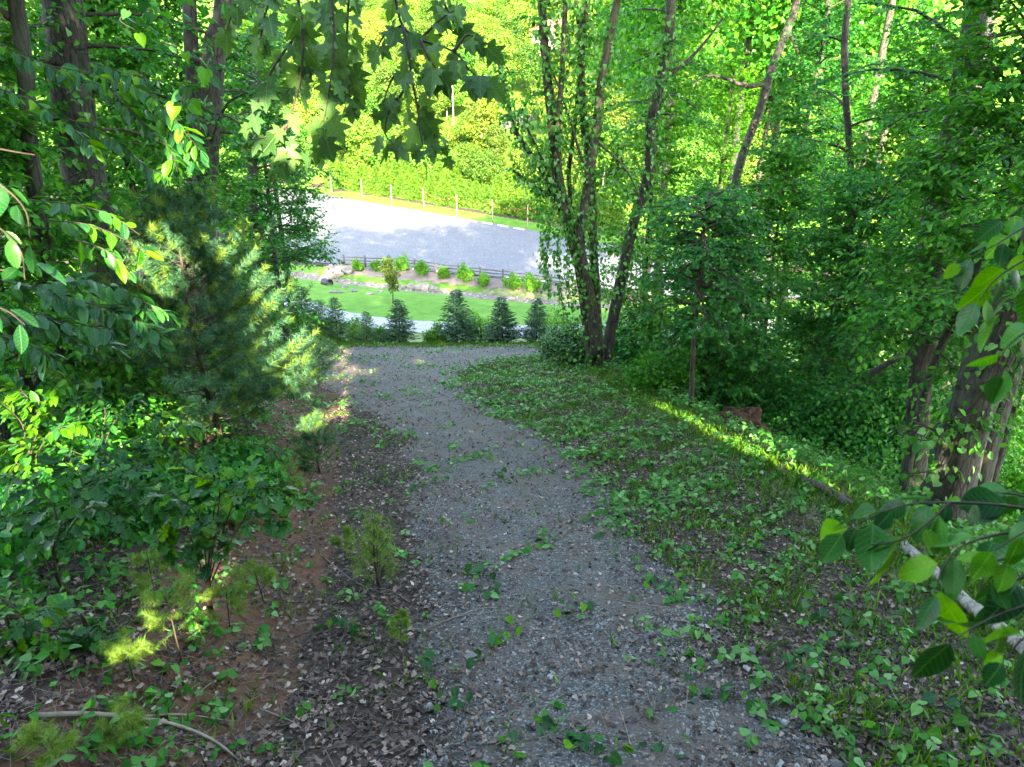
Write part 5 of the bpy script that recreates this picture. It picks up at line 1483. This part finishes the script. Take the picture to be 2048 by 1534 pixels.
leafy_branch('leaf_spray', 'glossy pointed-leaf spray crossing the thick trunk at the left', 'branch',
             [PP([(-60, 545), (80, 580), (190, 610), (270, 640), (318, 672)], 5.8), PP([(-60, 600), (60, 630), (150, 650), (230, 660)], 5.7), PP([(60, 575), (150, 560), (230, 575), (300, 610)], 5.9), PP([(-40, 660), (60, 690), (110, 720)], 5.5), PP([(190, 610), (250, 610), (330, 625)], 5.9), PP([(0, 620), (90, 655), (170, 690), (215, 690)], 5.7)],
             ['ell'], .055, .185, 705, hang=.35, njit=.3, both=True, petiole=.012, r0=.006, r1=.002)
leafy_branch('leaf_spray', 'drooping spray of bright leaves at the left, tips turning yellow', 'branch',
             [PP([(-60, 60), (90, 130), (220, 180), (320, 240), (390, 320)], 8.8), PP([(90, 130), (190, 150), (300, 190), (400, 300)], 8.5), PP([(220, 180), (290, 250), (340, 300), (355, 345)], 8.6), PP([(120, 230), (210, 270), (290, 330), (330, 350)], 8.9), PP([(-60, 160), (60, 200), (150, 260), (190, 300)], 8.1), PP([(170, 120), (260, 150), (330, 165)], 9.0)],
             ['ell', 'ell', 'ell', 'ell', 'ell_b'], .065, .20, 706, hang=.45, njit=.35, both=True, petiole=.012, r0=.008, r1=.002)
leafy_branch('leaf_spray', 'dark broad leaves hanging close at the left edge', 'branch',
             [PP([(-80, 330), (0, 370), (50, 420), (60, 480)], 2.9), PP([(-80, 420), (-10, 450), (40, 500), (50, 560)], 3.0), PP([(-80, 520), (0, 540), (60, 530)], 3.1), PP([(-80, 280), (10, 300), (70, 310)], 3.2), PP([(-60, 600), (10, 620), (50, 650)], 3.1)],
             ['ova', 'ell'], .065, .125, 707, hang=.7, njit=.45, petiole=.02, r0=.005, r1=.002)
leafy_branch('leaf_spray', 'redbud twig with round leaves before the grey trunk above the pine', 'branch',
             [PP([(430, 120), (390, 150), (365, 190), (400, 240)], 6.5), PP([(330, 85), (370, 100), (410, 130), (425, 165)], 6.4), PP([(260, 20), (240, 40), (270, 60)], 5.5), PP([(430, 180), (400, 200), (360, 200), (345, 215)], 6.6)],
             ['heart', 'heart_b'], .10, .13, 708, hang=.7, njit=.4, petiole=.04, nup=UP * .6 + camn * .4, r0=.004, r1=.002)
leafy_branch('leaf_spray', 'narrow-leaved spray over the upper middle of the thick oak trunk', 'branch',
             [PP([(100, 440), (180, 450), (240, 475), (290, 500)], 5.5), PP([(60, 400), (150, 410), (220, 430), (280, 470)], 5.7), PP([(150, 480), (210, 500), (260, 540)], 5.4)], ['ell', 'ell_b'], .055, .155, 709, hang=.4, both=True, petiole=.012, r0=.005)


def sapling(name, label, foot_u, foot_d, stems_px, kinds, spacing, size, seed, group, hang=.35, both=False, nup=UP, d=None, side=(0.5, 1.2)):
    b = base_at(foot_u, foot_d); d = d or foot_d
    c0 = [b, b + UP * .4]
    st = []
    for px in stems_px:
        st.append(c0 + [Q(u, v, d + (q[0] if q else 0)) for u, v, *q in px])
    return leafy_branch(name, label, 'sapling', st, kinds, spacing, size, seed, group, r0=.010, r1=.003, hang=hang, both=both, nup=nup, skip=.35, side=side)


GS = 'leafy saplings on the left bank'
sapling('oak_sapling', 'oak sapling with large lobed leaves in front of the white pine', 430, 5.6, [[(400, 1040), (340, 990), (310, 985)], [(430, 1010), (470, 975), (500, 950)], [(470, 1000), (530, 975), (575, 990)], [(420, 1050), (400, 1090), (390, 1120)], [(500, 1020), (545, 1030), (560, 1045)], [(360, 1020), (330, 1050), (335, 1090)], [(440, 980), (410, 960), (380, 940)]], ['oak', 'oak', 'oak_b'], .055, .18, 721, GS)
sapling('oak_sapling', 'oak sapling with dark lobed leaves at the left edge of the bank', 130, 5.4, [[(110, 1020), (60, 970), (20, 950)], [(140, 1000), (180, 970), (220, 950)], [(100, 1040), (40, 1030), (-10, 1040)], [(170, 1020), (230, 1030), (260, 1060)], [(130, 1060), (90, 1090), (60, 1100)], [(160, 980), (150, 940), (120, 920)]], ['oak', 'oak'], .055, .18, 722, GS)
sapling('oak_sapling', 'low oak sapling at the far left below the other saplings', 40, 4.4, [[(40, 1230), (10, 1200), (-20, 1190)], [(60, 1240), (90, 1215), (105, 1220)], [(50, 1270), (30, 1290), (10, 1310)], [(70, 1260), (110, 1270), (120, 1290)], [(20, 1260), (-10, 1270), (-30, 1280)]], ['oak', 'oak_b'], .05, .15, 723, GS)
sapling('oak_sapling', 'small round-topped oak seedling among dead leaves below the saplings', 185, 4.6, [[(180, 1280), (150, 1270), (135, 1280)], [(190, 1270), (200, 1250), (180, 1255)], [(195, 1285), (215, 1285), (222, 1300)], [(185, 1300), (170, 1315), (160, 1310)]], ['oak'], .05, .14, 724, GS)
sapling('hickory_sapling', 'sunlit yellow-green sapling at the left edge', 60, 7.2, [[(50, 870), (20, 820), (-10, 800)], [(70, 850), (90, 800), (110, 780)], [(60, 900), (20, 890), (-20, 900)], [(90, 880), (140, 850), (170, 850)], [(80, 830), (50, 790), (30, 770)], [(70, 920), (110, 930), (150, 920)], [(40, 930), (10, 940), (-20, 960)]], ['ell_b', 'ell_b', 'ell'], .055, .15, 725, GS, both=True)
sapling('hickory_sapling', 'leafy sapling between the sunlit one and the white pine', 200, 7.6, [[(200, 880), (160, 840), (150, 800)], [(220, 860), (250, 820), (270, 800)], [(230, 900), (280, 880), (310, 890)], [(190, 900), (170, 910), (140, 900)], [(210, 840), (200, 800), (190, 780)], [(250, 920), (290, 930), (300, 950)]], ['ell', 'ell'], .055, .14, 726, GS, both=True)
sapling('redbud_sapling', 'round-leaved sapling at the foot of the white pine', 330, 8.0, [[(330, 880), (310, 850), (320, 830)], [(340, 870), (370, 850), (390, 860)], [(350, 900), (380, 910), (400, 930)], [(320, 900), (300, 920), (290, 940)]], ['heart', 'heart_b'], .075, .15, 727, GS, hang=.6)
sapling('oak_sapling', 'tall dark oak sapling behind the other saplings on the bank', 250, 6.6, [[(250, 960), (230, 920), (200, 900)], [(260, 950), (290, 920), (300, 900)], [(260, 980), (300, 970), (320, 960)], [(230, 990), (190, 1000), (170, 990)], [(270, 1000), (300, 1030), (310, 1050)]], ['oak', 'oak'], .055, .16, 728, GS)

# climbing vines on the trunks
def climber(label, tracks, seed, n_per_m, size, r, spread=0.12, tm=L_HEARTLO, hang=None, mat='leaf_vine'):
    rng = np.random.default_rng(seed); base = np.array(tracks[0][0]); t = thing('climbing_vine', label, 'vine', base, 'climbing vines'); ml = MB(); ms = MB()
    for pts in tracks:
        c = curve(pts, 40); L = np.linalg.norm(np.diff(c, axis=0), axis=1).sum(); n = int(L * n_per_m)
        s = rng.uniform(0, 1, n) * 39; i0 = np.minimum(s.astype(int), 38); p = c[i0] + (c[i0 + 1] - c[i0]) * (s - i0)[:, None]
        a = rng.uniform(0, 6.28, n); out = np.stack([np.cos(a), np.sin(a), 0 * a], 1)
        p = p + out * (r + np.abs(rng.normal(0, spread, (n, 1)))) + UP * rng.normal(0, .05, (n, 1))
        leaves(ml, tm, p - base, out * .5 - UP * .8 + rng.normal(0, .35, (n, 3)), out * .8 + UP * .5 + rng.normal(0, .35, (n, 3)), size * rng.uniform(.6, 1.2, n))
        w = np.stack([np.cos(np.linspace(0, 9, 40)), np.sin(np.linspace(0, 9, 40)), 0 * np.linspace(0, 1, 40)], 1)
        tube(ms, c + w * (r * 1.05) - base, .012, 5)
    ml.build('foliage', M[mat], t); ms.build('stem', M['twig'], t)


dd = d0 - .1
climber('heart-leaved vine climbing the stems of the many-stemmed tree', [[Q(u, v, dd) for u, v in l] for l in ([(1190, 740), (1166, 560), (1120, 380), (1105, 250), (1090, 100), (1082, -30)], [(1180, 590), (1160, 490), (1172, 396), (1190, 277), (1203, 163), (1227, 40)], [(1192, 600), (1184, 371), (1164, 198), (1164, 74), (1178, -30)], [(1118, 300), (1124, 149), (1132, -30)])], 801, 80, .16, .16, .26)
climber('vine draped along the left limbs of the many-stemmed tree', [[Q(u, v, dd - .3) for u, v in l] for l in ([(1110, 390), (1081, 337), (1034, 267), (1014, 198), (990, 99)], [(1108, 400), (1056, 364), (1026, 340)], [(1100, 330), (1052, 250), (1045, 215)], [(1060, 300), (1075, 380), (1080, 440)])], 802, 80, .155, .06, .24)
climber('vine curtain hanging before the parking lot beside the forked stems', [[Q(u, v, dd - .5) for u, v in l] for l in ([(1110, 400), (1095, 470), (1092, 530), (1098, 590)], [(1125, 420), (1115, 500), (1120, 570), (1130, 650)], [(1140, 440), (1135, 540), (1145, 620)], [(1098, 430), (1085, 500), (1090, 545)])], 803, 60, .14, .02, .12)
climber('vine sleeve around the dark curving trunk', [[Q(u, v, 25.6) for u, v in l] for l in ([(1230, 619), (1267, 446), (1297, 347), (1302, 248), (1326, 139), (1341, 30)], [(1250, 560), (1290, 480), (1320, 400)], [(1240, 420), (1235, 360), (1260, 280)])], 804, 75, .155, .16, .34)
climber('vine strings hanging over the lawn view in the right woods', [[Q(u, v, 22) for u, v in l] for l in ([(1470, 480), (1465, 560), (1470, 640)], [(1500, 500), (1498, 590), (1490, 680)], [(1560, 490), (1556, 560), (1570, 650)], [(1450, 500), (1440, 600), (1445, 660)], [(1320, 520), (1325, 600), (1320, 660)], [(1290, 560), (1285, 640), (1290, 690)])], 805, 38, .13, .02, .1)
climber('yellow-green vine hugging the thick leaning trunk at the right', [[Q(u, v, 10.7) for u, v in l] for l in ([(1850, 1000), (1845, 920), (1870, 850)], [(1880, 960), (1925, 850), (1955, 760), (2000, 640)], [(1940, 830), (1975, 740), (2020, 620)], [(1860, 900), (1840, 860), (1830, 880)])], 806, 40, .13, .36, .12, tm=L_HEART)
climber('vine wrapping the dark upright trunk on the right', [[Q(u, v, 14.2) for u, v in l] for l in ([(1830, 900), (1845, 720), (1862, 489), (1915, 235), (1946, 78)], [(1850, 650), (1870, 560), (1880, 480)])], 807, 55, .14, .2, .22)
climber('vine leaves clinging to the upper part of the thick left trunk', [[Q(u, v, 13.1) for u, v in l] for l in ([(165, 330), (135, 120), (120, -20)], [(190, 450), (170, 350), (160, 300)])], 808, 55, .14, .34, .22)

# near vine runners on the track, each leaf its own piece
RUN = [(880, 1385), (1040, 1500), (1190, 1505), (1380, 1400), (1560, 1430), (960, 1160), (1310, 1190), (1130, 1245), (1490, 1100), (1690, 1310), (1850, 1430), (1770, 1490), (1400, 1120), (680, 1260), (990, 1290), (1270, 1500), (1620, 1230), (1560, 1170), (1250, 1080), (1080, 1090), (860, 970), (1000, 960), (1700, 1180), (1600, 1330)]
for i, (u, v) in enumerate(RUN):
    rng = np.random.default_rng(830 + i); b = on_ground(G(u, v)); t = thing('vine_runner', 'low round-leaved vine runner ' + ('at the bottom edge of the gravel track' if v > 1470 else 'on the near gravel among dry stems' if u < 1330 and v > 1200 else 'on the middle of the track' if u < 1330 else 'on the dead leaves below the near branch' if u > 1650 else 'on the brown verge right of the near gravel' if v > 1210 else 'at the edge of the green right verge'), 'vine', b, 'vine runners on the track')
    a = rng.uniform(0, 6.28); L = rng.uniform(.25, .55); s = np.linspace(-1, 1, 9)
    c = np.stack([np.cos(a) * L * s + .05 * np.sin(s * 5), np.sin(a) * L * s + .05 * np.cos(s * 4), 0 * s], 1)
    c[:, 2] = T(b[0] + c[:, 0], b[1] + c[:, 1]) - b[2] + .03
    mb = MB(); tube(mb, c, .004, 5); mb.build('stem', M['twig_green'], t)
    for k in range(int(rng.integers(8, 15))):
        p = c[int(rng.integers(0, 9))] + np.array([rng.normal(0, .07), rng.normal(0, .07), rng.uniform(.02, .12)])
        put_leaf(t, np.zeros(3), LM['heart' if rng.uniform() < .75 else 'heart_b'], rng, p, np.array([*rng.normal(0, 1, 2), -.35]), UP + rng.normal(0, .35, 3), rng.uniform(.075, .125))

# ------------------------------------------------------------------ ground cover masses
RB = base_at(1478, 16.8); RBd = norm(np.array([-RB[0], -RB[1]]))


def open_spot(x, y):         # bare ground kept around the root ball
    t = (x - RB[0]) * RBd[0] + (y - RB[1]) * RBd[1]; w = np.abs((x - RB[0]) * RBd[1] - (y - RB[1]) * RBd[0])
    return ~((t > -.5) & (t < .55) & (w < .6))


rng = np.random.default_rng(900)
def scatter(n, x0, x1, y0, y1, bias=1.0):
    y = y0 + (y1 - y0) * rng.uniform(0, 1, n) ** bias; return rng.uniform(x0, x1, n), y


# dead leaves
def litter(n, dens, size):
    x, y = scatter(n, -11, 11, 2.6, 34, 1.9)
    w = dens(x, y); k = rng.uniform(0, 1, n) < w; x, y = x[k], y[k]; m = len(x)
    z = T(x, y) + rng.uniform(.008, .045, m)
    ax = np.stack([rng.normal(0, 1, m), rng.normal(0, 1, m), rng.normal(0, .25, m)], 1); nr = UP + rng.normal(0, .38, (m, 3))
    return np.stack([x, y, z], 1), ax, nr, size * rng.uniform(.5, 1.35, m)


def d_litter(x, y):
    pi = path_in(x, y); patch = .5 + .42 * wav(x, y, 1.7, 5) + .2 * wav(x, y, 4.3, 6)
    w = np.where(pi < 0, .95, np.where(pi < .45, .45 + .5 * patch, (.26) + .7 * sstep(.46, .66, patch + .12 * wav(x, y, 5.1, 1))))
    w = w * np.where((x > XR(y) - .4), .45, 1)
    w = w * np.where((np.abs(XL(y) - x - .7) < .8) & (wav(x, y, 2.2, 8) > .1), .25, 1)
    return w


mb = MB(); p_, a_, n_, s_ = litter(190000, d_litter, .058)
def dead_leaf(seed, base_shape):
    g_ = np.random.default_rng(seed); v, f = base_shape; v = v.copy()
    v[:, 2] = .55 * v[:, 1] ** 2 * g_.choice([-1, 1, 1.6]) + g_.normal(0, .05, len(v)) + g_.uniform(-.3, .4) * (v[:, 0] - .5) ** 2
    v[:, 1] *= g_.uniform(.7, 1.15); return v, f


L_RAG = (np.array([(.5, 0, 0), (0, 0, 0), (.34, .30, 0), (.5, .18, 0), (.76, .30, 0), (1, .04, 0), (.62, -.32, 0), (.25, -.2, 0)], float), np.array([(0, i, i + 1) for i in range(1, 7)] + [(0, 7, 1)]))
L_RAG4 = (np.array([(0, 0, .05), (.35, .32, .14), (.62, .12, 0), (1, .05, .12), (.5, -.33, -.03)], float), np.array([(0, 2, 1), (0, 4, 2), (2, 4, 3)]))
shapes = [dead_leaf(1, L_RAG), dead_leaf(2, L_RAG), dead_leaf(3, L_ELL), dead_leaf(4, L_RAG), dead_leaf(5, L_OVA)]
nearm = p_[:, 1] < 5.6; pick = rng.integers(0, 5, len(p_))
for q in range(5):
    k = nearm & (pick == q); leaves(mb, shapes[q], p_[k], a_[k], n_[k], s_[k] * 1.1)
mid_ = ~nearm & (p_[:, 1] < 11); far_ = p_[:, 1] >= 11
leaves(mb, L_RAG4, p_[mid_], a_[mid_], n_[mid_], s_[mid_] * 1.1); leaves(mb, L_BROAD, p_[far_], a_[far_], n_[far_], s_[far_])
tag(mb.build('leaf_litter', M['dead_leaf']), 'brown dead leaves strewn over the bank and the track edges', 'dead leaves', kind='stuff')
# straws and twiglets on the ground
x, y = scatter(24000, -7, 8, 2.6, 22, 1.8); m = len(x); a = rng.uniform(0, 6.28, m); L = rng.uniform(.05, .2, m) ** 1 * np.where(rng.uniform(0, 1, m) < .12, 2.6, 1); z0 = T(x, y) + .03
x2, y2 = x + np.cos(a) * L, y + np.sin(a) * L
mb = MB(); sticks(mb, np.stack([x, y, z0], 1), np.stack([x2, y2, T(x2, y2) + rng.uniform(.02, .07, m)], 1), .0022, .0014)
tag(mb.build('straw_litter', M['twig_dry']), 'pale straw and broken twigs scattered over the ground', 'twigs', kind='stuff')
# loose stones of the track
x, y = scatter(55000, -4, 7, 2.8, 11, 1.6); k = path_in(x, y) > -.1; x, y = x[k], y[k]; m = len(x)
r = (rng.gamma(3.0, .0027, m) + .003) * np.where(rng.uniform(0, 1, m) < .012, 2.4, 1)
o6 = np.array([(1, 0, 0), (-1, 0, 0), (0, 1, 0), (0, -1, 0), (0, 0, 1), (0, 0, -1)], float)
v = (o6[None] + rng.normal(0, .28, (m, 6, 3))) * r[:, None, None] * np.array([1, 1, .7]); v += np.stack([x, y, T(x, y) + .025 + r * .25], 1)[:, None]
f8 = np.array([(0, 2, 4), (2, 1, 4), (1, 3, 4), (3, 0, 4), (2, 0, 5), (1, 2, 5), (3, 1, 5), (0, 3, 5)])
mb = MB(); mb.add(v.reshape(-1, 3), (np.arange(m)[:, None, None] * 6 + f8[None]).reshape(-1, 3), 0)
tag(mb.build('gravel', M['pebble']), 'loose grey gravel on the old track', 'gravel', kind='stuff')


# vine mass right of the track
def d_vine(x, y):
    l, rr = path_edges(y); patch = .5 + .4 * wav(x, y, 1.1, 7) + .42 * wav(x, y, 3.1, 2) + .2 * wav(x, y, 7.7, 5)
    t = (x - rr) / np.maximum(XR(y) - rr, .3)
    w = np.where((t > -.12) & (t < 1.25), .10 + .90 * sstep(.36, .66, patch), 0) * np.where(y > 10, 1.0, np.where(y > 6.5, .8, .5))
    w = np.where((t <= -.12) & (path_in(x, y) > 0), .55 * sstep(.72, .95, patch), w)
    w = np.where((x > XR(y) + .2), .75, w)
    w = np.where((x < l) & (x > XL(y) - .4), .3 * sstep(.5, .9, patch), w)
    w = np.where((x < XL(y) - .3), .75 * sstep(.3, .75, patch), w)
    return w


x, y = scatter(108000, -9, 14, 3.2, 33, 1.1); k = (rng.uniform(0, 1, len(x)) < d_vine(x, y)) & open_spot(x, y); x, y = x[k], y[k]; m = len(x)
h = np.abs(rng.normal(.07, .06, m)) + .02; h = np.where(x > XR(y), h * 2.2, h)
pos = np.stack([x, y, T(x, y) + h], 1); ax = np.stack([rng.normal(0, 1, m), rng.normal(0, 1, m), rng.normal(-.3, .2, m)], 1)
mb = MB()
node = np.arange(0, m, 3); az = rng.uniform(0, 6.28, len(node)); sz = rng.uniform(.055, .12, len(node)) * np.where(y[node] < 9, .85, 1)
for q in range(3):
    aq = az + (q - 1) * 1.75 + rng.normal(0, .2, len(node)); dq = np.stack([np.cos(aq), np.sin(aq), rng.normal(-.35, .25, len(node))], 1)
    off_ = dq * (.012 if q != 1 else .035); pq = pos[node] + off_; nq = UP + dq * np.array([.35, .35, 0]) + rng.normal(0, .3, (len(node), 3)); kk = rng.uniform(0, 1, len(node)) < .9
    nr_ = kk & (y[node] < 8.5); fr_ = kk & (y[node] >= 8.5)
    leaves(mb, L_HEART, pq[nr_], dq[nr_], nq[nr_], sz[nr_]); leaves(mb, L_HEARTLO, pq[fr_], dq[fr_], nq[fr_], sz[fr_] * 1.1)
foot_ = np.stack([x[node] + rng.normal(0, .06, len(node)), y[node] + rng.normal(0, .06, len(node)), T(x[node], y[node])], 1)
sticks(mb, foot_, pos[node], .003, .0018, 1)
# runners linking neighbouring plants
ord_ = node[np.argsort(np.round(y[node] * 2.5) * 1000 + x[node])]; a1, b1 = ord_[:-1], ord_[1:]; dd_ = np.hypot(x[a1] - x[b1], y[a1] - y[b1]); ok_ = (dd_ < .45) & (y[a1] < 16)
sticks(mb, np.stack([x[a1], y[a1], T(x[a1], y[a1]) + .025], 1)[ok_], np.stack([x[b1], y[b1], T(x[b1], y[b1]) + .025], 1)[ok_], .0025, .0025, 1)
tag(mb.build('ground_ivy', [M['leaf_vine'], M['twig_green']]), 'creeping heart-leaved vines covering the ground right of the track', 'ground vines', kind='stuff')


# grass on the shoulder, along the crest and in tufts
def d_grass(x, y):
    l, rr = path_edges(y); e = np.abs(x - XR(y) + .35); patch = .5 + .5 * wav(x, y, 2.3, 9)
    w = np.exp(-(e / np.where(y < 13, 1.15, .75)) ** 2) * (.35 + .65 * patch)
    w = np.maximum(w, np.where((x > rr) & (x < XR(y)), .5 * sstep(.3, .75, patch) + .08, 0))
    w = np.maximum(w, .9 * sstep(30.5, 33, y) * (.3 + .7 * patch))
    w = np.maximum(w, np.where(x < l, .16 * sstep(.45, .8, patch), 0))
    return np.maximum(w, .05 * (patch > .7))


x, y = scatter(400000, -11, 12, 3, 37.5, 1.3); k = rng.uniform(0, 1, len(x)) < d_grass(x, y); x, y = x[k], y[k]; m = len(x)
pos = np.stack([x, y, T(x, y)], 1); ax = np.stack([rng.normal(0, .5, m), rng.normal(0, .5, m), np.full(m, .8)], 1)
mb = MB(); leaves(mb, L_DIA, pos, ax, np.stack([rng.normal(0, 1, m), rng.normal(0, 1, m), 0 * x], 1), rng.uniform(.06, .2, m) * np.where(np.abs(x - XR(y) + .2) < .5, 1.3, 1.0), 0, width=rng.uniform(.010, .022, m))
tag(mb.build('grass', M['grass']), 'thin green grass along the sunlit shoulder and the crest', 'grass', kind='stuff')
# weeds and low undergrowth on the left bank and under the woods
x, y = scatter(62000, -17, 20, 3.2, 34, 1.25); und = np.where(x < 0, XL(y) - x, x - XR(y))
k = rng.uniform(0, 1, len(x)) < np.where(und > .4, np.clip(.2 + .25 * und, 0, 1) * (.35 + .65 * (wav(x, y, 1.4, 3) > -.15)), 0); k &= open_spot(x, y); x, y, und = x[k], y[k], und[k]; m = len(x)
pos = np.stack([x, y, T(x, y) + rng.uniform(.03, 1, m) * np.clip(.15 + .16 * und, .1, .75)], 1)
mb = MB(); leaves(mb, L_BROAD, pos, np.stack([rng.normal(0, 1, m), rng.normal(0, 1, m), rng.normal(-.2, .3, m)], 1), UP + rng.normal(0, .45, (m, 3)), rng.uniform(.06, .13, m))
sticks(mb, np.stack([x, y, T(x, y)], 1)[::2], pos[::2], .003, .0015, 1)
tag(mb.build('undergrowth', [M['leaf_mid'], M['twig_green']]), 'low leafy undergrowth covering the floor of the woods', 'undergrowth', kind='stuff')
